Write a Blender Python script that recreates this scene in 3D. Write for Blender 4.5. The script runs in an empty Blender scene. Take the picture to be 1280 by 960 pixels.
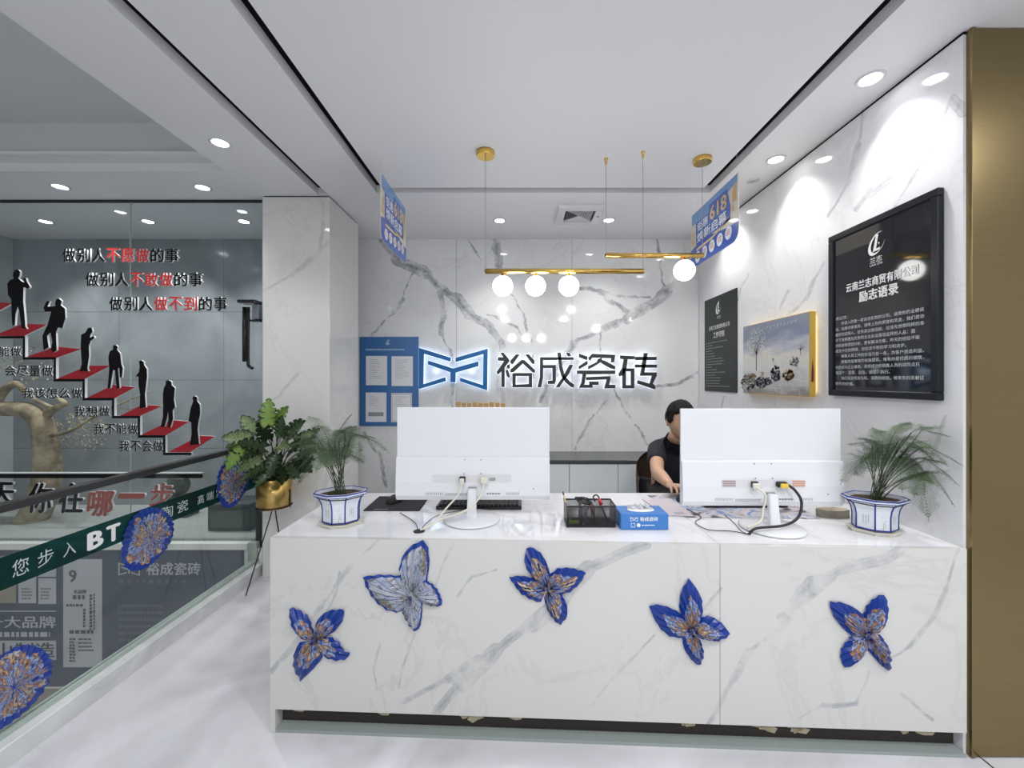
import bpy, bmesh, math, random
from mathutils import Vector, Matrix, noise
C = bpy.context.scene
COL = C.collection
R = math.radians
rnd = random.Random(7)

# ------------------------------------------------------------------ camera, world, lights
F = 520.0            # focal length in pixels of the 1280 px frame
VX, VY = 649.0, 475.0   # vanishing point of the room's depth lines
H = 1.33             # camera height
CEIL = 2.57
cam = bpy.data.cameras.new('camera'); camo = bpy.data.objects.new('camera', cam); COL.objects.link(camo)
cam.sensor_width = 36; cam.lens = 36 * F / 1280
cam.shift_x = -(VX - 640) / 1280; cam.shift_y = (VY - 480) / 1280
cam.clip_start = 0.02
camo.location = (0, 0, H); camo.rotation_euler = (R(90), 0, 0)
C.camera = camo
w = bpy.data.worlds.new('world'); C.world = w; w.use_nodes = True
w.node_tree.nodes['Background'].inputs[0].default_value = (0.90, 0.94, 1.0, 1)
w.node_tree.nodes['Background'].inputs[1].default_value = 0.40
C.view_settings.view_transform = 'Standard'; C.view_settings.look = 'None'
C.view_settings.gamma = 1; C.view_settings.exposure = 0.85

def lamp_area(name, loc, size, power, rot=(0, 0, 0), color=(1, 1, 1)):
    l = bpy.data.lights.new(name, 'AREA'); l.shape = 'RECTANGLE'; l.size, l.size_y = size; l.energy = power; l.color = color
    o = bpy.data.objects.new(name, l); COL.objects.link(o); o.location = loc; o.rotation_euler = rot
    return o
# round downlights of the hall behind the camera (their fixtures are built with the others below)
HALL = [(-.3, .1), (.9, .1), (-.3, -1.1), (.9, -1.1), (2.3, .4), (2.3, -1.1)]
for x, y in HALL:
    l = bpy.data.lights.new('hall_light', 'AREA'); l.shape = 'DISK'; l.size = .09; l.energy = 8.5
    o = bpy.data.objects.new('hall_light', l); COL.objects.link(o); o.location = (x, y, CEIL - .012)

def at(px, py, Y):      # photograph pixel -> point on the plane at depth Y
    return Vector(((px - VX) * Y / F, Y, H - (py - VY) * Y / F))
def atx(px, py, X):     # photograph pixel -> point on the side plane at X
    Y = X * F / (px - VX)
    return Vector((X, Y, H - (py - VY) * Y / F))
def atz(px, py, Z):     # photograph pixel -> point on the level plane at height Z
    Y = (H - Z) * F / (py - VY)
    return Vector(((px - VX) * Y / F, Y, Z))

# ------------------------------------------------------------------ materials
def mat(name, col, rough=0.5, metal=0.0, spec=0.5, emit=None, es=1.0, coat=0.0):
    m = bpy.data.materials.new(name); m.use_nodes = True
    b = m.node_tree.nodes['Principled BSDF']
    b.inputs['Base Color'].default_value = (*col, 1); b.inputs['Roughness'].default_value = rough
    b.inputs['Metallic'].default_value = metal; b.inputs['Specular IOR Level'].default_value = spec
    b.inputs['Coat Weight'].default_value = coat
    if emit: b.inputs['Emission Color'].default_value = (*emit, 1); b.inputs['Emission Strength'].default_value = es
    return m
class NT:
    def __init__(s, m): s.t = m.node_tree; s.b = s.t.nodes['Principled BSDF']
    def n(s, kind, **k):
        n = s.t.nodes.new(kind)
        for a, v in k.items(): setattr(n, a, v)
        return n
    def l(s, a, b): s.t.links.new(a, b)
    def math(s, op, a, b=None, clamp=False):
        n = s.n('ShaderNodeMath', operation=op); n.use_clamp = clamp
        for i, v in enumerate((a, b)):
            if v is None: continue
            if isinstance(v, (int, float)): n.inputs[i].default_value = v
            else: s.l(v, n.inputs[i])
        return n.outputs[0]
    def noise(s, scale, detail=4, rough=.5, vec=None, dist=0):
        n = s.n('ShaderNodeTexNoise'); n.inputs['Scale'].default_value = scale
        n.inputs['Detail'].default_value = detail; n.inputs['Roughness'].default_value = rough
        n.inputs['Distortion'].default_value = dist
        if vec is not None: s.l(vec, n.inputs['Vector'])
        return n
    def ramp(s, fac, stops):
        r = s.n('ShaderNodeValToRGB'); e = r.color_ramp.elements
        while len(e) < len(stops): e.new(.5)
        for i, (p, c) in enumerate(stops):
            e[i].position = p; e[i].color = (*c, 1)
        s.l(fac, r.inputs[0]); return r.outputs[0]
    def mix(s, fac, a, b):
        n = s.n('ShaderNodeMix', data_type='RGBA')
        for i, v in ((0, fac), (6, a), (7, b)):
            if isinstance(v, (int, float)): n.inputs[i].default_value = v
            elif isinstance(v, tuple): n.inputs[i].default_value = (*v, 1)
            else: s.l(v, n.inputs[i])
        return n.outputs[2]
    def coords(s, kind='Object'):
        return s.n('ShaderNodeTexCoord').outputs[kind]

def seg_group():
    g = bpy.data.node_groups.new('vein_segment', 'ShaderNodeTree')
    for nm, t in (('P', 'NodeSocketVector'), ('A', 'NodeSocketVector'), ('BA', 'NodeSocketVector'), ('Inv', 'NodeSocketFloat'), ('W', 'NodeSocketFloat')):
        g.interface.new_socket(nm, in_out='INPUT', socket_type=t)
    g.interface.new_socket('Mask', in_out='OUTPUT', socket_type='NodeSocketFloat')
    i = g.nodes.new('NodeGroupInput'); o = g.nodes.new('NodeGroupOutput')
    def vm(op, a, b):
        n = g.nodes.new('ShaderNodeVectorMath'); n.operation = op
        g.links.new(a, n.inputs[0])
        if b is not None: g.links.new(b, n.inputs[3] if op == 'SCALE' else n.inputs[1])
        return n
    pa = vm('SUBTRACT', i.outputs['P'], i.outputs['A']).outputs[0]
    d = vm('DOT_PRODUCT', pa, i.outputs['BA']).outputs['Value']
    m = g.nodes.new('ShaderNodeMath'); m.operation = 'MULTIPLY'; m.use_clamp = True
    g.links.new(d, m.inputs[0]); g.links.new(i.outputs['Inv'], m.inputs[1])
    sc = vm('SCALE', i.outputs['BA'], m.outputs[0]).outputs[0]
    ln = vm('LENGTH', vm('SUBTRACT', pa, sc).outputs[0], None).outputs['Value']
    dv = g.nodes.new('ShaderNodeMath'); dv.operation = 'DIVIDE'; g.links.new(ln, dv.inputs[0]); g.links.new(i.outputs['W'], dv.inputs[1])
    sb = g.nodes.new('ShaderNodeMath'); sb.operation = 'SUBTRACT'; sb.use_clamp = True; sb.inputs[0].default_value = 1
    g.links.new(dv.outputs[0], sb.inputs[1]); g.links.new(sb.outputs[0], o.inputs[0])
    return g
SEG = seg_group()
def marble(name, base, veins, vein_col=(.33, .34, .36), rough=.07, wob=.05, cloud=.06, strength=.75, cloud_scale=1.6):
    """polished slab with grey veins that follow given courses; veins = [(width, [points])]"""
    m = mat(name, base, rough, coat=0.0); t = NT(m); p = t.coords()
    nz = t.noise(5, 5, .6, p)
    off = t.n('ShaderNodeVectorMath', operation='SUBTRACT'); t.l(nz.outputs['Color'], off.inputs[0]); off.inputs[1].default_value = (.5, .5, .5)
    sc = t.n('ShaderNodeVectorMath', operation='SCALE'); t.l(off.outputs[0], sc.inputs[0]); sc.inputs[3].default_value = wob * 2
    ad = t.n('ShaderNodeVectorMath', operation='ADD'); t.l(p, ad.inputs[0]); t.l(sc.outputs[0], ad.inputs[1])
    P = ad.outputs[0]
    tot = None
    for wd, pts in veins:
        for a, b in zip(pts, pts[1:]):
            g = t.n('ShaderNodeGroup'); g.node_tree = SEG
            ba = b - a
            wk_ = wd * (.6 if len(pts) > 3 and (a is pts[0] or b is pts[-1]) else 1)
            t.l(P, g.inputs['P']); g.inputs['A'].default_value = a; g.inputs['BA'].default_value = ba
            g.inputs['Inv'].default_value = 1 / max(ba.dot(ba), 1e-9); g.inputs['W'].default_value = wk_
            tot = g.outputs[0] if tot is None else t.math('MAXIMUM', tot, g.outputs[0])
    col = t.ramp(t.noise(cloud_scale, 5, .55, p, .6).outputs['Fac'], [(.35, base), (.75, tuple(c * (1 - cloud) for c in base))])
    # faint natural hair veins
    hv = t.noise(1.1, 6, .62, P, 1.2).outputs['Fac']
    hair = t.math('SUBTRACT', 1, t.math('MULTIPLY', t.math('ABSOLUTE', t.math('SUBTRACT', hv, .5)), 60), True)
    hair = t.math('MULTIPLY', hair, t.math('MULTIPLY', t.noise(1.7, 2, .5, p).outputs['Fac'], .32))
    col = t.mix(hair, col, tuple(c * .55 for c in base))
    if tot is not None:
        brk = t.ramp(t.noise(9, 6, .65, P, .8).outputs['Fac'], [(.36, (.12, .12, .12)), (.60, (1, 1, 1))])
        soft = t.ramp(tot, [(0, (0, 0, 0)), (.18, (.72, .72, .72)), (.45, (.55, .55, .55)), (1, (1, 1, 1))])
        f = t.math('MULTIPLY', t.math('MULTIPLY', soft, brk), strength, True)
        col = t.mix(f, col, vein_col)
    t.l(col, t.b.inputs['Base Color'])
    return m

white_paint = mat('ceiling_paint', (.80, .80, .82), .55)
shade_paint = mat('tray_shade_paint', (.66, .68, .67), .6)  # unlit tray: its shade is put into a greyer ceiling colour
black = mat('black_matt', (.012, .012, .014), .5)
black_gloss = mat('black_gloss', (.012, .012, .014), .15)
groove_black = mat('groove_black', (.006, .006, .007), .9, spec=.1)
white_plastic = mat('white_plastic', (.74, .75, .78), .16)
white_matt = mat('white_matt', (.82, .82, .82), .6)
alu = mat('brushed_aluminium', (.5, .52, .54), .35, 1)
red = mat('red_acrylic', (.42, .008, .018), .3)
redtext = mat('red_letter', (.75, .03, .03), .35)
paper = mat('paper', (.78, .79, .82), .6)
grey_print = mat('grey_print', (.30, .31, .34), .6)
white_print = mat('white_print', (.85, .85, .85), .5)
light_bulb = mat('opal_globe', (1, 1, 1), .3, emit=(1, .98, .95), es=8)
lens = mat('downlight_lens', (1, 1, 1), .3, emit=(1, 1, 1), es=14)
halo = mat('led_halo', (1, 1, 1), .5, emit=(.55, .72, 1), es=.75)
halo_white = mat('led_halo_white', (1, 1, 1), .5, emit=(.80, .84, 1), es=.6)
skin = mat('skin', (.55, .33, .22), .45); skin.node_tree.nodes['Principled BSDF'].inputs['Subsurface Weight'].default_value = .15
skin.node_tree.nodes['Principled BSDF'].inputs['Subsurface Radius'].default_value = (.02, .008, .004)
hairm = mat('black_hair', (.012, .010, .009), .6, spec=.15)
cloth = mat('navy_black_cotton', (.012, .013, .020), .85)
trouser = mat('dark_trouser', (.03, .03, .035), .9)
leather = mat('brown_leather', (.10, .065, .05), .4)
rubber = mat('black_rubber', (.015, .015, .016), .6)
cable_white = mat('ivory_cable', (.66, .64, .55), .45)
blue_line = mat('cobalt_line', (.03, .05, .28), .25)
soil = mat('soil', (.035, .022, .015), 1)
def noise_tint(m, c1, c2, scale, lo=.35, hi=.65, bump=0):
    t = NT(m); nz = t.noise(scale, 6, .6, t.coords())
    t.l(t.ramp(nz.outputs['Fac'], [(lo, c1), (hi, c2)]), t.b.inputs['Base Color'])
    if bump:
        b = t.n('ShaderNodeBump'); b.inputs['Strength'].default_value = bump; b.inputs['Distance'].default_value = .01
        t.l(nz.outputs['Fac'], b.inputs['Height']); t.l(b.outputs[0], t.b.inputs['Normal'])
    return m
noise_tint(soil, (.012, .008, .006), (.09, .05, .03), 60, bump=.8)
noise_tint(hairm, (.004, .0035, .003), (.016, .013, .011), 90, bump=.6)
noise_tint(leather, (.07, .045, .035), (.12, .08, .06), 12, bump=.15)
fern_green = noise_tint(mat('fern_green', (.1, .2, .08), .55), (.030, .065, .028), (.10, .16, .07), 14)
fern_stem = mat('fern_stem', (.05, .06, .03), .6)
leaf_dark = noise_tint(mat('leaf_dark', (.1, .2, .08), .35), (.018, .05, .016), (.09, .15, .06), 22)
leaf_light = noise_tint(mat('leaf_light', (.2, .4, .08), .35), (.10, .24, .03), (.42, .56, .16), 30)
leaf_varieg = noise_tint(mat('leaf_varieg', (.2, .4, .08), .35), (.03, .10, .02), (.40, .50, .26), 40, .42, .58)
porcelain = mat('porcelain', (.72, .76, .82), .12, coat=.5)
saucer_m = mat('cream_porcelain', (.72, .70, .60), .2)
woodm = noise_tint(mat('driftwood', (.4, .33, .22), .7), (.16, .12, .07), (.52, .43, .28), 9, bump=.6)
grey_stone = noise_tint(mat('white_gravel', (.6, .6, .6), .8), (.30, .33, .32), (.62, .64, .62), 120, bump=1)

def brass(name, col=(.72, .46, .12), rough=.22):
    return mat(name, col, rough, 1)
gold = brass('polished_brass', (.80, .52, .14), .16)
gold_pot = noise_tint(brass('gold_pot', (.62, .42, .14), .3), (.42, .27, .07), (.66, .46, .17), 8)
def brushed(name):
    m = mat(name, (.30, .23, .12), .28, 1); t = NT(m); mp = t.n('ShaderNodeMapping'); mp.inputs['Scale'].default_value = (.6, .6, 260)
    t.l(t.coords(), mp.inputs[0]); nz = t.noise(1, 3, .6, mp.outputs[0])
    t.l(t.ramp(nz.outputs['Fac'], [(.3, (.235, .18, .088)), (.7, (.265, .205, .10))]), t.b.inputs['Base Color'])
    b = t.n('ShaderNodeBump'); b.inputs['Strength'].default_value = .03; b.inputs['Distance'].default_value = .002
    t.l(nz.outputs['Fac'], b.inputs['Height']); t.l(b.outputs[0], t.b.inputs['Normal'])
    return m
brass_panel = brushed('brushed_brass')

def glass_mat(name, tint=(.965, .98, .975), refl=.9, tintmix=1.0):
    m = bpy.data.materials.new(name); m.use_nodes = True; nt = m.node_tree; nt.nodes.clear()
    o = nt.nodes.new('ShaderNodeOutputMaterial'); mx = nt.nodes.new('ShaderNodeMixShader')
    tr = nt.nodes.new('ShaderNodeBsdfTransparent'); gl = nt.nodes.new('ShaderNodeBsdfGlossy'); fr = nt.nodes.new('ShaderNodeFresnel')
    fr.inputs[0].default_value = 1.5; tr.inputs[0].default_value = (*tint, 1); gl.inputs['Roughness'].default_value = .02
    gl.inputs[0].default_value = (refl, refl, refl, 1)
    ge = nt.nodes.new('ShaderNodeNewGeometry'); inv = nt.nodes.new('ShaderNodeMath'); inv.operation = 'SUBTRACT'; inv.inputs[0].default_value = 1
    mu = nt.nodes.new('ShaderNodeMath'); mu.operation = 'MULTIPLY'      # only the outer face of the pane reflects
    nt.links.new(ge.outputs['Backfacing'], inv.inputs[1]); nt.links.new(inv.outputs[0], mu.inputs[0]); nt.links.new(fr.outputs[0], mu.inputs[1])
    nt.links.new(mu.outputs[0], mx.inputs[0]); nt.links.new(tr.outputs[0], mx.inputs[1]); nt.links.new(gl.outputs[0], mx.inputs[2])
    nt.links.new(mx.outputs[0], o.inputs[0]); return m
glass = glass_mat('clear_glass'); glass_dark = glass_mat('showcase_glass', (.93, .95, .955), .9)
glass_edge = mat('glass_edge', (.42, .50, .46), .2)
def film_mat():
    m = bpy.data.materials.new('green_film'); m.use_nodes = True; nt = m.node_tree
    b = nt.nodes['Principled BSDF']; b.inputs['Base Color'].default_value = (.003, .038, .040, 1); b.inputs['Roughness'].default_value = .25
    tr = nt.nodes.new('ShaderNodeBsdfTransparent'); tr.inputs[0].default_value = (.05, .42, .40, 1)
    mx = nt.nodes.new('ShaderNodeMixShader'); mx.inputs[0].default_value = .52
    nt.links.new(tr.outputs[0], mx.inputs[1]); nt.links.new(b.outputs[0], mx.inputs[2])
    nt.links.new(mx.outputs[0], nt.nodes['Material Output'].inputs[0]); return m
green_film = film_mat()

def foil_mat(name, seed, deep=(.022, .080, .46), rimw=1.5, lattice=False):
    """glossy printed foil folded into pleats: blue ground with orange, cream and pale blue print towards the middle"""
    m = mat(name, deep, .22, coat=.6); t = NT(m); uv = t.n('ShaderNodeUVMap'); sp = t.n('ShaderNodeSeparateXYZ'); t.l(uv.outputs[0], sp.inputs[0])
    mp = t.n('ShaderNodeMapping'); mp.inputs['Scale'].default_value = (4.5, 2.4, 1); mp.inputs['Location'].default_value = (seed * 3.1, seed * 1.7, 0); t.l(uv.outputs[0], mp.inputs[0])
    n1 = t.noise(1.0, 3, .6, mp.outputs[0]); n2 = t.noise(2.6, 4, .7, mp.outputs[0])
    cr = t.ramp(n1.outputs['Fac'], [(.34, (.02, .06, .50)), (.42, (.25, .40, .80)), (.47, (.72, .76, .88)), (.51, (.15, .25, .60)), (.55, (.70, .30, .08)), (.60, (.85, .66, .35)), (.64, (.75, .76, .82)), (.70, (.06, .08, .16))])
    if lattice: cr = t.ramp(n1.outputs['Fac'], [(.30, (.30, .42, .72)), (.42, (.62, .68, .84)), (.56, (.74, .76, .82)), (.62, (.28, .26, .22)), (.68, (.62, .40, .18)), (.74, (.10, .11, .12))])
    cr2 = t.ramp(n2.outputs['Fac'], [(.54, (0, 0, 0)), (.58, (1, 1, 1))])
    inner = t.math('SUBTRACT', 1, t.math('MULTIPLY', t.math('ABSOLUTE', t.math('SUBTRACT', sp.outputs[1], .42)), rimw), True)
    f = t.math('GREATER_THAN', t.math('ADD', inner, t.math('MULTIPLY', n1.outputs['Fac'], .9)), .98)
    if lattice: f = t.math('LESS_THAN', sp.outputs[1], .90)
    c = t.mix(f, deep, cr); c = t.mix(t.math('MULTIPLY', t.math('MULTIPLY', f, .6), cr2), c, (.02, .03, .09))
    wv = t.math('FRACT', t.math('MULTIPLY', sp.outputs[0], 23)); ray = t.math('GREATER_THAN', wv, .80)
    near = t.math('SUBTRACT', 1, t.math('MULTIPLY', sp.outputs[1], 1.15), True)
    c = t.mix(t.math('MULTIPLY', ray, near), c, (.02, .025, .06)); t.l(c, t.b.inputs['Base Color']); return m
foils = [foil_mat('printed_foil', i + 1, rimw=(1.5, .62, 1.5, 1.7, 1.6)[i], lattice=i == 1) for i in range(5)]
rosette_foils = [foil_mat('rosette_foil', i + 9, rimw=1.2, deep=(.03, .09, .50)) for i in range(4)]

# ------------------------------------------------------------------ mesh helpers
class MB:
    def __init__(s): s.bm = bmesh.new(); s.mats = []
    def mi(s, m):
        if m is None: return 0
        if m not in s.mats: s.mats.append(m)
        return s.mats.index(m)
    def box(s, a, b, m=None, bevel=0, rot=None, piv=None, seg=1):
        x0, y0, z0 = (min(p, q) for p, q in zip(a, b)); x1, y1, z1 = (max(p, q) for p, q in zip(a, b))
        v = [s.bm.verts.new(p) for p in ((x0,y0,z0),(x1,y0,z0),(x1,y1,z0),(x0,y1,z0),(x0,y0,z1),(x1,y0,z1),(x1,y1,z1),(x0,y1,z1))]
        k = s.mi(m); fs = []
        for q in ((0,3,2,1),(4,5,6,7),(0,1,5,4),(1,2,6,5),(2,3,7,6),(3,0,4,7)):
            f = s.bm.faces.new([v[i] for i in q]); f.material_index = k; fs.append(f)
        if bevel:
            es = list({e for f in fs for e in f.edges})
            r = bmesh.ops.bevel(s.bm, geom=es, offset=bevel, segments=seg, affect='EDGES', profile=.6)
            for f in r['faces']: f.material_index = k
            v = list({x for f in s.bm.faces if f.is_valid for x in f.verts if any(x in g.verts for g in r['faces'])}) if rot else v
        if rot is not None:
            bmesh.ops.transform(s.bm, matrix=Matrix.Translation(piv) @ rot @ Matrix.Translation(-Vector(piv)), verts=[x for x in v if x.is_valid])
        return s
    def poly(s, pts, m=None, thick=None, side=None):
        """flat polygon; with a thickness vector it is a slab"""
        k = s.mi(m); v = [s.bm.verts.new(p) for p in pts]; f = s.bm.faces.new(v); f.material_index = k
        if thick is not None:
            ks = s.mi(side or m); u = [s.bm.verts.new(Vector(p) + Vector(thick)) for p in pts]
            g = s.bm.faces.new(list(reversed(u))); g.material_index = ks
            for i in range(len(v)):
                j = (i + 1) % len(v); q = s.bm.faces.new((v[j], v[i], u[i], u[j])); q.material_index = ks
        return s
    def lathe(s, c, prof, n=24, m=None, axis='Z', sx=1, sy=1, smooth=True, cap=True):
        c = Vector(c); k = s.mi(m); rings = []
        for r, h in prof:
            ring = []
            for i in range(n):
                a = 2 * math.pi * (i + .5) / n
                p = Vector((r * math.cos(a) * sx, r * math.sin(a) * sy, h))
                if axis == 'Y': p = Vector((p.x, -p.z, p.y))
                if axis == 'X': p = Vector((p.z, p.x, p.y))
                ring.append(s.bm.verts.new(c + p))
            rings.append(ring)
        for a, b in zip(rings, rings[1:]):
            for i in range(n):
                f = s.bm.faces.new((a[i], a[(i+1) % n], b[(i+1) % n], b[i])); f.material_index = k; f.smooth = smooth
        if cap:
            for rr in (list(reversed(rings[0])), rings[-1]):
                f = s.bm.faces.new(rr); f.material_index = k
        return s
    def tube(s, pts, r, n=8, m=None, close=False):
        pts = [Vector(p) for p in pts]; k = s.mi(m); rings = []; up = None
        for i, p in enumerate(pts):
            d = (pts[min(i+1, len(pts)-1)] - pts[max(i-1, 0)]).normalized()
            if up is None: up = d.orthogonal().normalized()
            up = (up - d * up.dot(d)).normalized(); sd = d.cross(up)
            rr = r[i] if isinstance(r, (list, tuple)) else r
            rings.append([s.bm.verts.new(p + (up * math.cos(2*math.pi*j/n) + sd * math.sin(2*math.pi*j/n)) * rr) for j in range(n)])
        for a, b in zip(rings, rings[1:]):
            for j in range(n):
                f = s.bm.faces.new((a[j], a[(j+1) % n], b[(j+1) % n], b[j])); f.material_index = k; f.smooth = True
        for rr in (list(reversed(rings[0])), rings[-1]):
            f = s.bm.faces.new(rr); f.material_index = k
        return s
    def sphere(s, c, r, m=None, u=24, v=16, sc=(1, 1, 1)):
        k = s.mi(m); mt = Matrix.Translation(c) @ Matrix.Diagonal((r*sc[0], r*sc[1], r*sc[2], 1))
        g = bmesh.ops.create_uvsphere(s.bm, u_segments=u, v_segments=v, radius=1, matrix=mt)
        for f in {f for x in g['verts'] for f in x.link_faces}: f.material_index = k; f.smooth = True
        return s
    def mesh(s, name):
        bmesh.ops.recalc_face_normals(s.bm, faces=s.bm.faces)
        me = bpy.data.meshes.new(name); s.bm.to_mesh(me); s.bm.free()
        for m in s.mats: me.materials.append(m)
        return me
    def obj(s, name, m=None, parent=None, origin=None):
        me = s.mesh(name)
        if m is not None:
            me.materials.clear(); me.materials.append(m)
            for p in me.polygons: p.material_index = 0
        return link(name, me, parent, origin)
def link(name, me, parent=None, origin=None):
    o = bpy.data.objects.new(name, me); COL.objects.link(o)
    if origin is not None:
        origin = Vector(origin); me.transform(Matrix.Translation(-origin)); o.location = origin
    if parent is not None:
        o.parent = parent; o.matrix_parent_inverse = PM(parent).inverted()
    return o
def PM(o):
    m = Matrix.LocRotScale(o.location, o.rotation_euler, o.scale)
    return PM(o.parent) @ o.matrix_parent_inverse @ m if o.parent else m
def tag(o, label=None, cat=None, group=None, kind=None):
    if label: o['label'] = label
    if cat: o['category'] = cat
    if group: o['group'] = group
    if kind: o['kind'] = kind
    return o
def thing(name, loc, label, cat, group=None, rz=0):
    o = bpy.data.objects.new(name, None); COL.objects.link(o); o.location = loc; o.rotation_euler.z = rz; o.empty_display_size = .05
    return tag(o, label, cat, group)
def struct(name, mb, m=None, parent=None):
    o = mb.obj(name, m, parent)
    if parent is None: o['kind'] = 'structure'
    return o
def smooth_path(pts, n=8):
    pts = [Vector(p) for p in pts]; out = []
    for i in range(len(pts) - 1):
        p0 = pts[max(i-1, 0)]; p1 = pts[i]; p2 = pts[i+1]; p3 = pts[min(i+2, len(pts)-1)]
        for k in range(n):
            t = k / n
            out.append(.5 * ((2*p1) + (p2-p0)*t + (2*p0-5*p1+4*p2-p3)*t*t + (-p0+3*p1-3*p2+p3)*t**3))
    return out + [pts[-1]]
_tc = {}
def text_mesh(body, bold=0.0, extrude=0.0):
    key = (body, bold, extrude)
    if key not in _tc:
        cu = bpy.data.curves.new('t', 'FONT'); cu.body = body; cu.size = 1; cu.extrude = extrude; cu.resolution_u = 2
        cu.fill_mode = 'BOTH'
        o = bpy.data.objects.new('t', cu); COL.objects.link(o)
        dg = bpy.context.evaluated_depsgraph_get(); me = bpy.data.meshes.new_from_object(o.evaluated_get(dg))
        bpy.data.objects.remove(o); bpy.data.curves.remove(cu)
        if bold:       # heavier strokes: overlay slightly shifted copies
            bm = bmesh.new()
            for k, (dx, dy) in enumerate(((0, 0), (-bold, 0), (bold, 0), (0, -bold*.6), (0, bold*.6))):
                m2 = me.copy(); m2.transform(Matrix.Translation((dx, dy, k*.0002))); bm.from_mesh(m2); bpy.data.meshes.remove(m2)
            bm.to_mesh(me); bm.free()
        _tc[key] = me
    return _tc[key]
def text(name, body, o, x, y, wd, ht, m, parent=None, bold=0.0, depth=0.0, side=None, shear=0.0):
    """letters fitted in a wd x ht box whose lower left corner is o; x and y are the reading and up directions"""
    me = text_mesh(body, bold, .05 if depth else 0).copy(); x = Vector(x).normalized(); y = Vector(y).normalized(); z = x.cross(y)
    co = [v.co.copy() for v in me.vertices]; front = [p.normal.z > .5 for p in me.polygons]
    if not co: return None
    x0 = min(c.x for c in co); x1 = max(c.x for c in co); y0 = min(c.y for c in co); y1 = max(c.y for c in co)
    for v, c in zip(me.vertices, co):
        v.co = Vector(o) + x * ((c.x-x0)/(x1-x0)*wd + shear*(c.y-y0)/(y1-y0)*ht) + y * ((c.y-y0)/(y1-y0)*ht) + z * ((c.z/.05 + 1)/2*depth if depth else c.z*.5)
    me.materials.clear(); me.materials.append(m)
    if side:
        me.materials.append(side)
        for p, f_ in zip(me.polygons, front): p.material_index = 0 if f_ else 1
    return link(name, me, parent)
def bars(mb, o, x, y, wd, n, pitch, h, seed=0, fill=.7, ragged=.4, m=None):
    """rows of small marks: print too small to read"""
    r = random.Random(seed); x = Vector(x); y = Vector(y)
    for i in range(n):
        end = wd * (1 - ragged * r.random()); u = 0
        while u < end:
            l = h * (.6 + .9 * r.random()); p = Vector(o) - y * (pitch * i) + x * u
            mb.poly([p, p + x*min(l, end-u), p + x*min(l, end-u) + y*h, p + y*h], m); u += l + h * .35 / fill
XV, YV, ZV = Vector((1, 0, 0)), Vector((0, 1, 0)), Vector((0, 0, 1))

# ------------------------------------------------------------------ room shell
RW, BW, GY, PF = 1.577, 3.66, 2.87, 2.80
def V(Y, *pts): return [at(a, b, Y) for a, b in pts]
def VXp(X, *pts): return [atx(a, b, X) for a, b in pts]
back_marble = marble('back_wall_marble', (.78, .79, .79), [
    (.055, V(BW, (470,290), (497,322), (533,343), (547,359))), (.06, V(BW, (547,359), (571,373), (588,393), (612,407))), (.03, V(BW, (612,407), (626,427), (640,470))),
    (.028, V(BW, (550,362), (552,390), (553,414))), (.018, V(BW, (553,414), (562,438), (566,500), (575,560))),
    (.018, V(BW, (516,342), (504,372), (491,393), (462,420))), (.014, V(BW, (588,390), (620,396), (646,410), (660,430))),
    (.014, V(BW, (636,360), (653,393), (663,427), (668,470))), (.035, V(BW, (620,298), (624,335))), (.012, V(BW, (585,300), (600,325))),
    (.05, V(BW, (862,340), (832,364), (811,383), (784,397), (749,412))), (.032, V(BW, (749,412), (716,430), (690,470), (676,500))),
    (.03, V(BW, (790,392), (766,379), (749,366), (725,360))), (.014, V(BW, (749,364), (780,372), (811,371))), (.012, V(BW, (749,412), (752,440), (770,496))),
    (.014, V(BW, (770,496), (791,524), (815,562))), (.014, V(BW, (760,500), (735,528), (720,562))), (.012, V(BW, (820,300), (828,350), (836,365))),
    (.02, V(BW, (455,540), (475,570), (490,640))), (.02, V(BW, (872,465), (845,480), (815,485)))], wob=.055, rough=.06, strength=1.15, vein_col=(.24,.25,.27))
right_marble = marble('right_wall_marble', (.80, .805, .825), [
    (.03, VXp(RW, (1160,190), (1120,215), (1090,240), (1070,262))), (.012, VXp(RW, (1190,120), (1168,180), (1140,225), (1118,262))),
    (.02, VXp(RW, (1205,140), (1190,125))), (.02, VXp(RW, (1078,140), (1072,185), (1060,230), (1035,270))), (.02, VXp(RW, (1030,330), (1018,352), (1010,372), (985,395))),
    (.016, VXp(RW, (985,366), (975,385))), (.014, VXp(RW, (935,345), (925,360), (922,375))), (.012, VXp(RW, (905,495), (900,520), (896,560))),
    (.01, VXp(RW, (1180,520), (1165,570), (1150,640)))], wob=.03, vein_col=(.34, .34, .38), rough=.06, strength=.8)
pillar_marble = marble('pillar_marble', (.74, .735, .71), [
    (.02, V(PF, (412,300), (395,318), (365,345), (330,362))), (.014, V(PF, (405,255), (404,290), (398,315))), (.012, V(PF, (372,468), (350,495), (330,505))),
    (.02, V(PF, (411,590), (395,640), (360,690)))], vein_col=(.40, .38, .33), wob=.03, rough=.08, strength=.6)

def tile_noise(name, c1, c2, rough=.12, scale=1.4):
    m = mat(name, c1, rough); t = NT(m); nz = t.noise(scale, 7, .55, t.coords(), 1.2)
    t.l(t.ramp(nz.outputs['Fac'], [(.38, c1), (.52, tuple((a+b)/2 for a, b in zip(c1, c2))), (.66, c2)]), t.b.inputs['Base Color']); return m
floor_m = tile_noise('pale_marble_floor', (.72, .72, .76), (.54, .54, .57), .07, 1.5)
grey_marble = tile_noise('grey_marble_tile', (.25, .275, .29), (.36, .385, .405), .15, 1.6)

fl = MB()
fl.box((-1.76, -2.4, -.12), (1.622, BW, 0)); fl.box((1.630, -2.4, -.12), (5, BW, 0))
floor = struct('floor', fl, floor_m)
MB().box((1.6222, -2.4, -.01), (1.6298, 1.46, -.002)).obj('floor_joint', black, floor)

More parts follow.
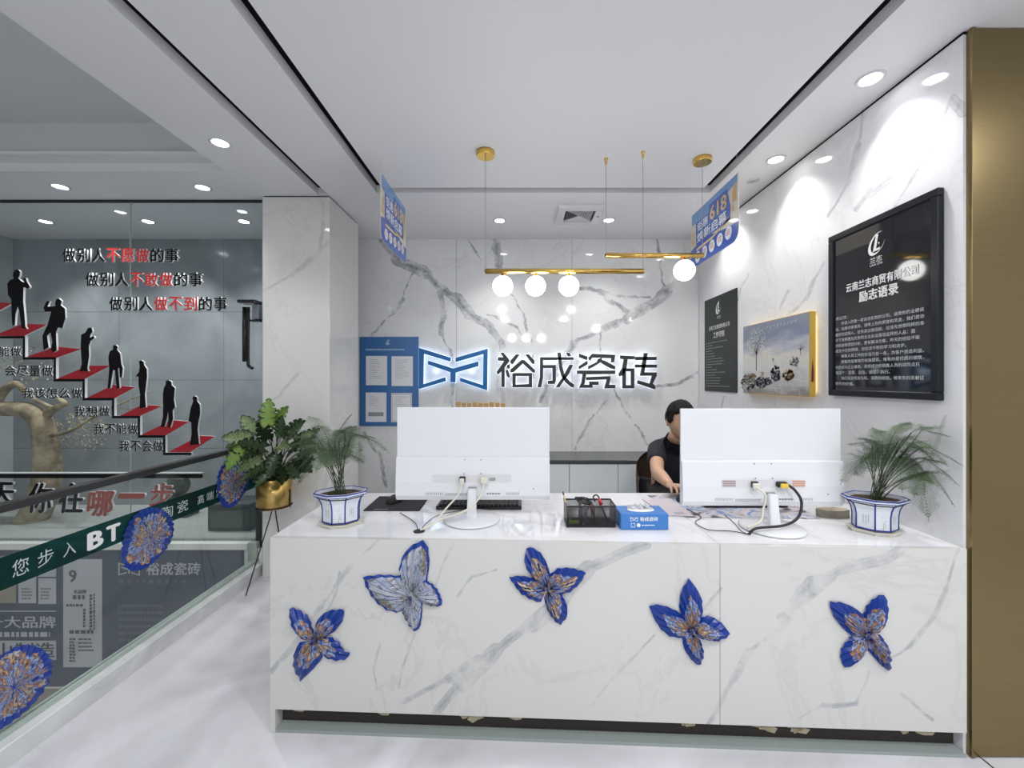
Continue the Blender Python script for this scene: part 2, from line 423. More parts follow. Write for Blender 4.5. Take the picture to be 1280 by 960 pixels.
wb = struct('wall_back', MB().box((-1.73, BW + .02, 0), (RW + .1, BW + .12, CEIL)), white_matt)
xs = [-1.73, -.552, .465, RW]
for a, b in zip(xs, xs[1:]):
    for z0, z1 in ((0, 1.345), (1.347, CEIL)):
        pass
    MB().box((a + .001, BW, 0), (b - .001, BW + .02, CEIL), bevel=.0006).obj('marble_slab', back_marble, wb)
wr = struct('wall_right', MB().box((RW + .02, 1.50, 0), (RW + .12, BW, CEIL)), white_matt)
for a, b in ((1.478, 2.560), (2.562, 3.10), (3.102, BW)):
    MB().box((RW, a, 0), (RW + .02, b, CEIL - .012), bevel=.0006).obj('marble_slab', right_marble, wr)
MB().box((RW + .004, 1.48, CEIL - .012), (RW + .02, BW, CEIL)).obj('shadow_gap', groove_black, wr)

pil = struct('pillar', MB().box((-1.728, PF, 0), (-1.276, 3.30, CEIL - .008), bevel=.002), pillar_marble)
MB().box((-1.722, PF + .006, CEIL - .008), (-1.282, 3.29, CEIL)).obj('shadow_gap', groove_black, pil)
struct('wall_left', MB().box((-1.728, 3.30, 0), (-1.60, BW, CEIL)), white_matt)

# brass clad column at the end of the right wall
col = struct('brass_column', MB().box((1.605, 1.475, 0), (2.9, 1.95, CEIL)), black)
MB().box((1.603, 1.462, .004), (2.9, 1.474, CEIL - .002), bevel=.002).obj('brass_cladding', brass_panel, col)
MB().box((1.588, 1.458, .004), (1.602, 1.50, CEIL - .002), bevel=.001).obj('brass_corner_strip', brass_panel, col)

# ceiling: recessed black shadow grooves frame the middle panel
G = .050
XL, XR = (-.945, -.885), (1.193, 1.263); YB = (2.683, 2.755)
ce = struct('ceiling', MB().box((-4.6, -2.4, CEIL + .30), (5, BW + .1, CEIL + .40)), white_paint)
def cpart(a, b, name='ceiling_panel', m=white_paint): return MB().box(a, b).obj(name, m, ce)
cpart((XL[1], -2.4, CEIL), (XR[0], YB[0], CEIL + .04))
cpart((-.945, YB[1], CEIL), (XR[1], BW + .1, CEIL + G)); cpart((XR[1], -2.4, CEIL), (5, BW + .1, CEIL + G))
cpart((-1.279, -2.4, CEIL), (XL[0], BW + .1, CEIL + G))
cpart((-1.745, -2.4, CEIL), (-1.347, BW + .1, CEIL + G)); cpart((-1.347, 2.79, CEIL), (-1.279, BW + .1, CEIL + G))
cpart((-4.6, 2.47, CEIL), (-1.745, BW + .1, CEIL + G))
cpart((-1.347, -2.4, CEIL + G), (XR[1], 2.80, CEIL + G + .01), 'groove_top', groove_black)
# stepped tray over the stairwell
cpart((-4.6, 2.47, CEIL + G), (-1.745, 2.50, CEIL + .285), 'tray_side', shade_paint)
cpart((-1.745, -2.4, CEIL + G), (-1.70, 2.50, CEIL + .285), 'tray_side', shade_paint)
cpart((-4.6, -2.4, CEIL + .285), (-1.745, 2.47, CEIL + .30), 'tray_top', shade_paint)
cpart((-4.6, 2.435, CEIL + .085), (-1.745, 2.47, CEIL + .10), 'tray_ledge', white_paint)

# left: show window above the stairwell
ws = struct('wall_showcase_back', MB().box((-4.6, BW + .012, -.2), (-1.73, BW + .1, CEIL)), black)
tx = [-4.45, -3.52, -2.60, -2.07, -1.73]
zz = [0.2, .73, 1.33, 1.93, CEIL]
tile_me = {}
for i in range(4):
    for j in range(4):
        MB().box((tx[i] + .0015, BW, zz[j] + .0015), (tx[i+1] - .0015, BW + .012, zz[j+1] - .0015)).obj('wall_tile', grey_marble, ws)
struct('wall_showcase_left', MB().box((-4.55, GY, -.2), (-4.45, BW, CEIL)), tile_noise('pale_grey_tile', (.42, .46, .46), (.55, .58, .58)))
struct('wall_showcase_right', MB().box((-1.742, PF + .02, -.2), (-1.730, BW, CEIL)), grey_marble)
ZS = .213
sill = struct('window_sill', MB().box((-4.6, GY - .03, ZS - .045), (-1.86, BW, ZS), bevel=.002), mat('sill_white', (.86, .87, .82), .3))
struct('wall_below_window', MB().box((-4.6, GY, -2.3), (-1.76, GY + .1, ZS - .046)), white_matt)
struct('wall_stair_left', MB().box((-4.7, -4.5, -2.3), (-4.6, BW, CEIL + .3)), white_matt)
struct('floor_stairwell', MB().box((-4.6, -4.5, -2.35), (-1.76, GY, -2.3)), grey_marble)
struct('wall_stair_side', MB().box((-1.80, -4.5, -2.3), (-1.762, GY, -.12)), white_matt)
wn = struct('window_1', MB().box((-4.6, GY - .01, CEIL - .014), (-1.735, GY + .012, CEIL - .001)), black)
for a, b in ((-4.6, -2.682), (-2.678, -1.745)):
    MB().box((a, GY - .004, ZS + .001), (b, GY + .004, CEIL - .015)).obj('glass_pane', glass_dark, wn)
MB().box((-2.6815, GY - .0045, ZS + .001), (-2.6785, GY + .0045, CEIL - .015)).obj('pane_joint', glass_edge, wn)
struct('trim_1', MB().box((-1.86, GY - .02, -.02), (-1.80, GY + .02, ZS), bevel=.002), mat('grey_green_post', (.42, .47, .42), .4))

# curb and glass balustrade beside the stairwell
XC = -1.81
curb_m = tile_noise('curb_marble', (.74, .75, .76), (.56, .57, .58), .2, 3)
struct('curb', MB().box((-1.84, -2.4, -.12), (-1.75, GY + .0, .08), bevel=.003), curb_m)
bal = thing('glass_balustrade', (XC, 1.5, .08), 'clear glass balustrade with a black handrail along the stairwell edge', 'balustrade')
for a, b in ((-1.5, .55), (.556, 2.88)):
    MB().box((XC - .006, a, .10), (XC + .006, b, .872)).obj('glass_pane', glass, bal)
MB().box((XC - .016, -1.5, .0805), (XC + .016, 2.88, .10)).obj('base_channel', glass_edge, bal)
MB().box((XC - .02, -1.5, .868), (XC + .02, 2.93, .900), bevel=.006, seg=2).obj('handrail', mat('rail_black', (.03, .03, .032), .28), bal)
MB().box((XC - .02, 2.885, .081), (XC + .02, 2.93, .868), bevel=.002).obj('end_post', black_gloss, bal)
fz0, fz1 = .597, .712
film = MB().box((XC + .0075, -1.5, fz0), (XC + .0085, 2.87, fz1)).obj('green_sticker_band', green_film)
tag(film, 'dark green translucent sticker band with white lettering across the balustrade glass', 'sticker')
def ftext(body, px0, px1, zc, ht, m=white_print, bold=0, name='lettering'):
    y0 = XC * F / (px0 - VX); y1 = XC * F / (px1 - VX)
    return text(name, body, (XC + .0095, y0, zc - ht/2), YV, ZV, y1 - y0, ht, m, film, bold)
pale = mat('pale_lettering', (.55, .62, .62), .4)
ftext('欢迎', -120, -10, .655, .06, pale); ftext('您', 12, 33, .655, .06, pale); ftext('步', 44, 64, .655, .06, pale); ftext('入', 76, 92, .655, .055, pale)
ftext('B', 106, 127, .652, .075, bold=.05); ftext('T', 130, 148, .652, .075, bold=.05); ftext('陶', 200, 214, .655, .06, pale); ftext('瓷', 219, 233, .655, .06, pale)
ftext('高', 245, 253, .655, .05, pale); ftext('端', 256, 265, .655, .05, pale); ftext('定', 268, 276, .655, .05, pale)

# ------------------------------------------------------------------ downlights
def spot(loc, power, blend=.8, size=R(110), tilt=(0, 0)):
    l = bpy.data.lights.new('downlight_lamp', 'SPOT'); l.energy = power; l.spot_size = size; l.spot_blend = blend; l.shadow_soft_size = .03
    l.color = (1, .985, .97)
    o = bpy.data.objects.new('downlight_lamp', l); COL.objects.link(o); o.location = loc; o.rotation_euler = (tilt[0], tilt[1], 0)
    return o
ring_me = MB().lathe((0, 0, 0), [(.036, .008), (.036, -.002), (.044, -.005), (.050, -.001), (.050, .002)], 28, cap=False).mesh('trim_ring'); ring_me.materials.append(white_plastic)
lens_me = MB().lathe((0, 0, 0), [(.035, .004), (.0345, .0005)], 28).mesh('lens'); lens_me.materials.append(lens)
off_me = lens_me.copy(); off_me.materials.clear(); off_me.materials.append(mat('unlit_lens', (.45, .45, .47), .3))
DL = [*[(x, y, -1, 'ceiling downlight of the hall behind the viewer, %s' % w_) for (x, y), w_ in zip(HALL, ('above the viewer at left', 'above the viewer at right', 'rear left', 'rear middle', 'beside the brass column', 'rear right'))],
      (-1.561, 2.171, 30, 'round ceiling downlight in the strip left of the black grooves'), (-2.94, 2.664, 26, 'ceiling downlight furthest left, above the show window'),
      (-2.037, 2.675, 26, 'ceiling downlight above the show window, nearer the marble pillar'),
      (-.152, 3.232, 44, 'ceiling downlight left of the square exhaust fan'), (.694, 3.224, 44, 'ceiling downlight right of the square exhaust fan'),
      (1.444, 1.710, 34, 'large bright downlight nearest the brass column'), (1.442, 2.336, 34, 'bright downlight along the right wall, second from the brass column'),
      (1.454, 2.590, 0, 'small unlit round ceiling fitting beside the right wall'), (1.444, 3.05, 34, 'ceiling downlight hidden behind the right hanging poster'),
      (-1.56, .6, 26, 'ceiling downlight over the curb, just out of the photo at left'), (-1.56, -1, 26, 'ceiling downlight over the curb, behind the viewer'), (1.44, .3, 26, 'ceiling downlight right of the viewer, out of the photo'), (1.44, -1.1, 26, 'ceiling downlight behind the viewer at right'),
      (-2.9, 3.25, 70, 'downlight inside the show window ceiling, middle one'), (-2.15, 3.25, 70, 'downlight inside the show window ceiling, nearest the pillar'), (-3.7, 3.25, 70, 'downlight inside the show window ceiling, furthest left')]
for x, y, p, lab in DL:
    t = thing('ceiling_downlight', (x, y, CEIL - .0025), lab or 'ceiling downlight outside the photograph', 'downlight', 'ceiling downlights')
    if lab is None: t['label'] = 'white ceiling downlight further along the ceiling, out of the photo'
    for me, nm in ((ring_me, 'trim_ring'), (lens_me if p else off_me, 'lens')):
        c = link(nm, me, None); c.parent = t
        if p == 0: c.scale = (.7, .7, 1)
    if p > 0: spot((x, y, CEIL - .012), p * .38)

# ------------------------------------------------------------------ exhaust fan
fan = thing('exhaust_fan', (.445, 3.10, CEIL), 'square white exhaust fan with diagonal louvres in the ceiling', 'fan')
fm = MB(); x0, x1, y0, y1 = .28, .61, 2.94, 3.27; ix0, ix1, iy0, iy1 = .335, .555, 3.0, 3.21
z = CEIL - .001
for a, b in (((x0, y0), (x1, iy0)), ((x0, iy1), (x1, y1)), ((x0, iy0), (ix0, iy1)), ((ix1, iy0), (x1, iy1))):
    fm.box((a[0], a[1], z - .022), (b[0], b[1], z))
fm.obj('frame', white_plastic, fan)
MB().box((ix0, iy0, z - .004), (ix1, iy1, z)).obj('backing', black, fan)
cx, cy = (ix0 + ix1) / 2, (iy0 + iy1) / 2
sl = MB()
for q in range(4):
    for k in range(7):
        f = (k + 1) / 8; wv = .105 * f
        a = Vector((-wv, -.105 * f)); b = Vector((wv, -.105 * f)); rot = Matrix.Rotation(q * math.pi/2, 2); a = rot @ a; b = rot @ b; n_ = (rot @ Vector((0, 1))) * .0055
        sl.poly([(cx+a.x, cy+a.y, z-.020), (cx+b.x, cy+b.y, z-.020), (cx+b.x+n_.x, cy+b.y+n_.y, z-.012), (cx+a.x+n_.x, cy+a.y+n_.y, z-.012)], thick=(0, 0, .0015))
tag(sl.obj('louvres', white_plastic, fan), kind='stuff')
MB().lathe((.585, 3.10, z - .026), [(.009, 0), (.009, .004)], 16).obj('indicator', grey_print, fan)

# ------------------------------------------------------------------ pendant lamps
def pendant(name, xa, xb, Y, zb, globes, canopy_x, mount_x, label, gd):
    t = thing(name, ((xa+xb)/2, Y, zb), label, 'pendant lamp', 'brass bar pendant lamps')
    MB().tube([(xa, Y, zb), (xb, Y, zb)], .0145, 20).obj('bar', gold, t)
    for x in (xa, xb): MB().lathe((x - (.004 if x == xa else 0), Y, zb), [(.009, 0), (.009, .004)], 16, axis='X').obj('end_cap', black_gloss if x == xa else gold, t)
    MB().lathe((canopy_x, Y, CEIL - .026), [(.047, 0), (.05, .003), (.05, .026)], 32).obj('canopy', gold, t)
    MB().lathe((mount_x, Y, CEIL - .035), [(.004, 0), (.007, .006), (.007, .028), (.011, .030), (.011, .035)], 14).obj('ceiling_mount', gold, t)
    for x in (canopy_x, mount_x): MB().tube([(x, Y, zb + .0145), (x, Y, CEIL - .026)], .0014, 6).obj('suspension_wire', grey_print, t)
    for x in globes:
        MB().lathe((x, Y, zb - .0335), [(.012, 0), (.012, .010), (.008, .012), (.008, .021)], 16).obj('globe_holder', gold, t)
        g = MB().sphere((x, Y, zb - .026 - gd/2), gd/2, u=32, v=20).obj('glass_globe', light_bulb, t)
pendant('globe_pendant', -.183, .675, 2.26, 1.921, [(628.5-VX)*2.26/F, (669.5-VX)*2.26/F, (711-VX)*2.26/F], -.183, .672, 'brass bar pendant with three white glass globes, left of the other', .109)
pendant('globe_pendant', .484, 1.03, 2.33, 2.027, [(855.5-VX)*2.33/F], 1.026, .486, 'brass bar pendant with one white globe, overlapping the right hanging poster', .114)

# ------------------------------------------------------------------ back wall: logo, letters, notice board, cabinet
YL = BW - .055
def L(px, py, Y=YL): return at(px, py, Y)
logo = thing('logo_sign', L(567, 463), 'blue butterfly-shaped bracket logo with glowing edges on the marble wall', 'sign')
blue_acr = mat('blue_acrylic', (.012, .14, .40), .25)
def grow(pts, d, dy):
    """outline in the wall plane moved outwards by d and back by dy"""
    n = len(pts); out = []
    area = sum(pts[i].x*pts[(i+1)%n].z - pts[(i+1)%n].x*pts[i].z for i in range(n)); sg = 1 if area > 0 else -1
    for i in range(n):
        a, b, e = pts[i-1], pts[i], pts[(i+1) % n]
        e1 = (b - a).normalized(); e2 = (e - b).normalized()
        n1 = Vector((e1.z, 0, -e1.x)) * sg; n2 = Vector((e2.z, 0, -e2.x)) * sg
        bs = n1 + n2; bs = bs / bs.length if bs.length > .2 else n1
        out.append(b + bs * d * min(1 / max(bs.dot(n1), .4), 2.2) + Vector((0, dy, 0)))
    return out
def strokes(parent, polys, origin, sc, front, edge, d=.0):
    for pl in polys:
        pts = [L(origin[0] + x/sc, origin[1] + y/sc) for x, y in pl]
        MB().poly(grow(pts, d, 0), front, (0, .022, 0), front).obj('stroke', None, parent)
        MB().poly(grow(pts, d + .0035, .023), edge, (0, .008, 0), edge).obj('glow_layer', None, parent)
S1 = 6.4
logo_polys = [
    [(535,222),(790,302),(785,332),(572,268),(568,515),(745,458),(750,488),(535,552)],
    [(830,302),(1085,230),(1080,562),(865,490),(865,462),(1048,522),(1052,270),(830,335)],
    [(610,325),(808,388),(1010,332),(1010,368),(828,420),(826,498),(788,498),(788,418),(608,355)]]
strokes(logo, logo_polys, (440, 400), S1, blue_acr, halo, .001)
S2 = 5.818
char_polys = {
 '裕': [[(32,122),(55,122),(82,155),(58,160)], [(15,155),(85,155),(98,180),(62,228),(62,370),(40,370),(40,255),(15,280),(5,262),(62,180),(15,178)], [(78,215),(98,205),(100,232),(85,240)], [(70,250),(85,245),(100,290),(95,306),(80,292)],
       [(145,135),(170,135),(120,205),(105,195),(105,180)], [(215,135),(240,135),(280,180),(278,203),(262,198)],
       [(185,175),(205,175),(285,250),(280,268),(262,260),(195,198),(125,265),(105,262),(105,245)], [(120,270),(262,270),(262,372),(120,372),(120,355),(142,355),(240,350),(240,290),(142,290),(142,354),(120,354)]],
 '成': [[(322,155),(560,155),(565,172),(340,174),(342,212),(435,212),(435,325),(425,348),(378,348),(378,326),(412,324),(412,232),(342,232),(342,300),(328,372),(303,372),(320,300)],
       [(448,122),(470,122),(480,215),(500,290),(535,330),(567,352),(565,375),(545,370),(505,335),(480,300),(462,240)], [(535,210),(560,210),(530,275),(500,315),(460,372),(435,372),(482,305)], [(510,122),(532,122),(545,145),(525,148)]],
 '瓷': [[(605,130),(665,150),(662,175),(605,152)], [(602,222),(664,180),(666,205),(605,240)], [(700,130),(866,138),(858,190),(838,190),(842,160),(700,156),(684,178),(672,160)], [(745,165),(768,160),(770,185),(705,225),(672,240),(672,220),(735,190)],
       [(768,175),(790,180),(866,222),(864,242),(830,232),(765,195)], [(590,252),(866,252),(866,275),(655,278),(645,340),(640,355),(700,355),(705,376),(605,376),(622,340),(632,275),(590,274)],
       [(655,300),(830,292),(832,310),(822,355),(866,355),(866,380),(790,380),(808,315),(655,320)], [(680,332),(745,332),(745,355),(680,355)]],
 '砖': [[(905,142),(1010,148),(1010,168),(955,168),(945,235),(1005,235),(1005,380),(920,380),(920,285),(898,290),(895,272),(922,235),(932,168),(905,164)][0:0] or [(905,142),(1010,148),(1010,168),(957,168),(948,232),(925,285),(898,292),(895,272),(920,232),(932,168),(905,164)],
       [(922,236),(1005,236),(1005,380),(922,380),(922,358),(944,358),(984,358),(984,256),(944,256),(944,357),(922,357)], [(1015,152),(1168,152),(1166,174),(1015,174)], [(1015,208),(1170,208),(1168,230),(1015,228)],
       [(1078,125),(1102,125),(1098,155),(1078,265),(1168,265),(1168,290),(1140,345),(1158,365),(1156,388),(1030,345),(1032,322),(1120,348),(1138,288),(1050,288),(1055,262),(1072,160)]]}
logo_dark = mat('dark_bronze_acrylic', (.035, .04, .038), .18)
for ch, polys in char_polys.items():
    c0 = L(620 + sum(p[0] for p in polys[0])/len(polys[0])/S2, 463)
    names = {'裕': 'first, leftmost', '成': 'second', '瓷': 'third', '砖': 'last, rightmost'}
    lt = thing('wall_letter', c0, 'backlit dark character %s, %s of the four on the marble wall' % (ch, names[ch]), 'letter', 'backlit shop name characters')
    strokes(lt, polys, (620, 420), S2, logo_dark, halo_white, .0016)
# light cast on the wall by the LED modules behind the letters
for x in (545, 590): 
    l = bpy.data.lights.new('led_module', 'POINT'); l.energy = .10; l.color = (.6, .75, 1); l.shadow_soft_size = .05
    o = bpy.data.objects.new('led_module', l); COL.objects.link(o); o.location = at(x, 463, BW - .015)
for x in (646, 700, 748, 800):
    l = bpy.data.lights.new('led_module', 'POINT'); l.energy = .10; l.color = (.75, .82, 1); l.shadow_soft_size = .05
    o = bpy.data.objects.new('led_module', l); COL.objects.link(o); o.location = at(x, 463, BW - .015)

nb = thing('notice_board', at(485, 476, BW - .01), 'blue notice board with four white papers on the back wall', 'notice board')
a = at(449.5, 532.5, BW - .012); b = at(523, 421, BW - .012)
MB().box((a.x, BW - .012, a.z), (b.x, BW - .001, b.z), bevel=.001).obj('board', mat('board_blue', (.045, .16, .40), .25, coat=.3), nb)
bz = BW - .013
def nbp(zx, zy): return at(440 + zx/6.4, 400 + zy/6.4, bz)
for q, (x0_, y0_, x1_, y1_) in enumerate(((112,288,281,522), (317,290,487,528), (110,580,275,815), (314,585,480,818))):
    a = nbp(x0_, y1_); b = nbp(x1_, y0_)
    ps = MB().box((a.x, bz - .001, a.z), (b.x, bz + .0005, b.z)).obj('paper_sheet', paper, nb)
    pr = MB(); bars(pr, (a.x + .03, bz - .0015, b.z - .035), XV, ZV, (b.x - a.x) * .7, 11 if q < 2 else 6, .016, .0035, q, .8, .6)
    if q == 2: pr.box((a.x + .022, bz - .002, a.z + .05), (b.x - .025, bz - .001, a.z + .085))
    if q == 3:
        for (u0, v0, u1, v1) in ((.004, .006, .01, -.006), (None,)*4):
            if u0 is None: continue
            for bx in (((a.x+.006, a.z+.008), (a.x+.010, b.z-.008)), ((b.x-.010, a.z+.008), (b.x-.006, b.z-.008)), ((a.x+.010, a.z+.008), (b.x-.010, a.z+.012)), ((a.x+.010, b.z-.012), (b.x-.010, b.z-.008))):
                pr.box((bx[0][0], bz - .002, bx[0][1]), (bx[1][0], bz - .001, bx[1][1]))
    pr.obj('print', grey_print, ps)
hd = MB(); bars(hd, nbp(110, 243) + Vector((0, -.001, 0)), XV, ZV, .335, 1, .02, .014, 3, 1.2, 0); hd.obj('heading', mat('pale_blue_print', (.35, .50, .70), .5), nb)

def emblem(o, x, y, h, m, parent, zoff=.001):
    """swoosh ring with an L stroke inside"""
    x = Vector(x); y = Vector(y); z = x.cross(y) * zoff; n = 28; mb = MB(); out = []; inn = []
    for i in range(n + 1):
        a = R(70 + 300 * i / n); th = .16 * math.sin(math.pi * i / n) ** .8
        for lst, k, sx in ((out, 1, 0), (inn, 1 - th * 1.2, .06 * math.sin(math.pi * i / n))):
            u = .42 * math.cos(a) * k + sx; v = .50 * math.sin(a) * k + sx * .3
            lst.append(Vector(o) + x * ((u + v * .35) * h) + y * (v * h) + z)
    for i in range(n): mb.poly([out[i], out[i+1], inn[i+1], inn[i]])
    def P(u, v): return Vector(o) + x * (u * h) + y * (v * h) + z
    mb.poly([P(-.02, .42), P(.10, .40), P(-.02, -.22), P(.20, -.20), P(.16, -.30), P(-.20, -.34)])
    mb.poly([P(.12, .06), P(.145, .0), P(.20, .01), P(.15, -.02), P(.13, -.08), P(.11, -.02), P(.06, .0), P(.11, .02)])
    return mb.obj('emblem', m, parent)
emblem(nbp(292, 178), XV, ZV, .05, mat('board_emblem', (.45, .6, .8), .5), nb)

# low cabinet below the logo
cab = thing('low_cabinet', (.36, 3.45, 0), 'low pale grey cabinet with a dark top against the back wall', 'cabinet')
cab_m = mat('cabinet_door', (.76, .82, .84), .25); 
MB().box((-.90, 3.285, .08), (1.574, 3.655, .676)).obj('body', mat('cabinet_body', (.30, .32, .33), .5), cab)
MB().box((-.88, 3.31, .001), (1.57, 3.65, .08)).obj('kick_board', black, cab)
top = MB().box((-.92, 3.255, .678), (1.575, 3.657, .703), bevel=.002).obj('dark_top', mat('dark_stone', (.075, .08, .082), .25), cab)
x = -.90; seams = [-.90, -.512, -.125, .012 + .0, .394, .777, 1.16, 1.574]
for a, b in zip(seams, seams[1:]):
    d = MB().box((a + .002, 3.266, .085), (b - .002, 3.284, .668), bevel=.001).obj('door', cab_m, cab)

wk = thing('orange_comb_rack', at(600, 508, 3.45), 'small orange wooden rack just above the left monitor', 'rack')
# slatted desk calendar stand standing on the cabinet behind the monitor
for i in range(9):
    xa = at(570 + i*7, 503, 3.45).x
    MB().box((xa, 3.44, .705), (xa + .036, 3.46, 1.33 - (502.5 + (i % 3)*.7 - VY)*3.45/F), bevel=.002).obj('slat', mat('orange_wood', (.55, .33, .12), .5), wk)
MB().box((at(569, 0, 3.45).x, 3.461, .80), (at(634, 0, 3.45).x, 3.475, .84)).obj('cross_bar', mat('orange_bar', (.5, .3, .1), .5), wk)

# ------------------------------------------------------------------ reception desk
A = Vector((-.940, 1.570, 0)); B = Vector((1.575, 1.463, 0)); DX = (B - A).normalized(); DN = Vector((DX.y, -DX.x, 0))   # DN points to the viewer
if DN.y > 0: DN = -DN
ZT, ZB, ZT2, YD = .735, .088, .735, 2.19
def dk(px, py, off=0):   # photograph pixel -> point on the desk front
    d = Vector(((px - VX)/F, 1, -(py - VY)/F)); o = Vector((0, 0, H)); P0 = A + DN * off
    t = (P0 - o).dot(DN) / d.dot(DN); return o + d * t
def VD(*pts): return [dk(a, b) for a, b in pts]
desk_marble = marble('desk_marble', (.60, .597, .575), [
    (.030, VD((545,890), (575,857), (620,812), (665,782))), (.032, VD((665,782), (700,752), (735,710))), (.020, VD((735,710), (775,692), (808,680))), (.018, VD((500,880), (560,850), (598,822), (640,800))),
    (.016, VD((880,915), (915,850), (935,815), (980,782))), (.028, VD((980,782), (996,752), (1015,727), (1050,711))), (.022, VD((1050,711), (1102,700), (1125,688))), (.012, VD((975,770), (1010,750), (1040,722))),
    (.010, VD((1200,688), (1182,735), (1168,770), (1135,808), (1110,826))), (.010, VD((1088,840), (1070,880), (1030,882), (998,900))), (.007, VD((1125,865), (1165,900))),
    (.010, VD((472,675), (438,706), (418,735), (392,770))), (.012, VD((400,760), (372,800), (340,840))), (.006, VD((425,715), (420,740), (408,765))), (.007, VD((503,775), (475,805), (468,835), (472,862))),
    (.006, VD((566,680), (556,705), (543,735))), (.006, VD((520,790), (500,840), (498,860))), (.008, VD((818,795), (790,822), (765,850), (742,880))), (.006, VD((620,712), (590,722), (572,745))),
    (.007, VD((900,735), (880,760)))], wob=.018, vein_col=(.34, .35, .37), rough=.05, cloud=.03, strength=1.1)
top_marble = marble('desk_top_marble', (.80, .80, .82), [
    (.02, [atz(1040,685,ZT), atz(1000,660,ZT), atz(960,655,ZT)]), (.02, [atz(1190,688,ZT), atz(1130,672,ZT), atz(1080,655,ZT)]), (.008, [atz(900,680,ZT), atz(850,655,ZT), atz(800,640,ZT)]),
    (.02, [atz(430,650,ZT), atz(480,640,ZT), atz(560,665,ZT)]), (.02, [atz(610,640,ZT), atz(680,655,ZT)])], wob=.03, vein_col=(.58, .58, .62), rough=.04, cloud=.05, strength=.5)
desk = thing('reception_desk', ((A+B)/2)[:2] + (0,), 'long white marble reception desk with grey veins and a shadow toe-kick', 'desk')
TH = .02
S = dk(900, 780); sS = (S - A).dot(DX); Ltot = (B - A).length
def fq(s0, s1, z0, z1, o0, o1):   # block along the desk front
    pts = [A + DX*s0 - DN*o0, A + DX*s1 - DN*o0, A + DX*s1 - DN*o1, A + DX*s0 - DN*o1]
    return MB().poly([Vector((p.x, p.y, z0)) for p in pts], thick=(0, 0, z1 - z0))
for s0, s1 in ((0, sS - .001), (sS + .001, Ltot - .001)):
    fq(s0, s1, ZB, ZT, 0, TH).obj('front_slab', desk_marble, desk)
fq(sS - .001, sS + .001, ZB, ZT - .002, .006, TH).obj('slab_joint', grey_print, desk)
Af = A - DN*TH; Bf = B - DN*TH; Sf = A + DX*sS - DN*TH
for p0, p1 in ((Af, Sf - DX*.0008), (Sf + DX*.0008, Bf)):
    x1 = min(p1.x, RW - .001)
    MB().poly([(p0.x, p0.y, ZT - .04), (x1, p1.y, ZT - .04), (x1, YD, ZT - .04), (p0.x if p0 is not Af else A.x, YD, ZT - .04)], thick=(0, 0, .04)).obj('top_slab', top_marble, desk)
MB().poly([(A.x, A.y + TH + .001, 0.001), (A.x + .02, A.y + TH, 0.001), (A.x + .02, YD, .001), (A.x, YD, .001)], thick=(0, 0, ZT - .042)).obj('end_panel', desk_marble, desk)
fq(0, .02, .001, ZB - .001, 0, TH).obj('end_foot', desk_marble, desk)
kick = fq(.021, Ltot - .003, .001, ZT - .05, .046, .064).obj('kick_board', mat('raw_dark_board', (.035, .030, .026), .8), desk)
fq(.021, Ltot - .003, .001, .012, -.0, .045).obj('floor_shade_strip', mat('floor_shade_grey', (.30, .34, .33), .2), desk)  # thin dark strip: shade on the recess floor, put into colour
MB().box((A.x + .03, 1.78, .14), (RW - .01, 1.80, ZT - .043)).obj('inner_panel', white_matt, desk)
gl = MB(); r5 = random.Random(5); glue_m = mat('dried_glue', (.50, .43, .30), .8)
for i in range(46):
    s_ = .06 + (Ltot - .12) * r5.random(); wz = .010 + .03 * r5.random(); n = 7
    c = A + DX*s_ - DN*.0445; zc = .045 + .05 * r5.random(); pts = []
    for k in range(n):
        a_ = 2*math.pi*k/n; rr = wz * (.4 + .7 * r5.random()); pts.append(Vector((c.x, c.y, zc)) + DX*rr*math.cos(a_) + ZV*rr*.6*math.sin(a_))
    gl.poly(pts, thick=tuple(DN*.002))
tag(gl.obj('dried_glue', glue_m, desk), kind='stuff')

# ------------------------------------------------------------------ folded foil butterflies on the desk
def pleat_uv(bm, data):
    uvl = bm.loops.layers.uv.verify()
    for f in bm.faces:
        for lp in f.loops:
            lp[uvl].uv = data.get(lp.vert, (0, 0))
def wing(outline, parent, m, n=18, amp=.0035, fx=None, base=.006):
    """outline[0] is the knot; a pleated sheet fans out from it to the rest of the outline"""
    c = outline[0]; rim = outline[1:]
    # resample the rim
    ls = [0]
    for a, b in zip(rim, rim[1:]): ls.append(ls[-1] + (Vector(b) - Vector(a)).length)
    pts = []
    for i in range(n + 1):
        d = ls[-1] * i / n; k = 0
        while k < len(rim) - 2 and ls[k+1] < d: k += 1
        t = (d - ls[k]) / max(ls[k+1] - ls[k], 1e-9); pts.append(Vector(rim[k]).lerp(Vector(rim[k+1]), t))
    bm = bmesh.new(); uv = {}; grid = []
    mid = sum(pts, Vector((0, 0))) / len(pts)
    for t in (.06, .3, .55, .8, .93, 1.0):
        row = []
        for i, p in enumerate(pts):
            q = Vector(c).lerp(p, t); lift = base + .020 * math.sin(math.pi * min(t, 1)) * math.sin(math.pi * i / n) + amp * (1 if i % 2 else -1) * (.4 + .8*t)
            P = dk(q.x, q.y) + DN * max(lift, .0015)
            v = bm.verts.new(P); uv[v] = (i / n, t); row.append(v)
        grid.append(row)
    for a, b in zip(grid, grid[1:]):
        for i in range(n): bm.faces.new((a[i], a[i+1], b[i+1], b[i]))
    pleat_uv(bm, uv)
    r = bmesh.ops.solidify(bm, geom=bm.faces[:], thickness=-.0006)
    me = bpy.data.meshes.new('wing'); bm.to_mesh(me); bm.free(); me.materials.append(m)
    return link('wing', me, parent)
def conv(pts, o, s): return [Vector((o[0] + x/s, o[1] + y/s)) for x, y in pts]
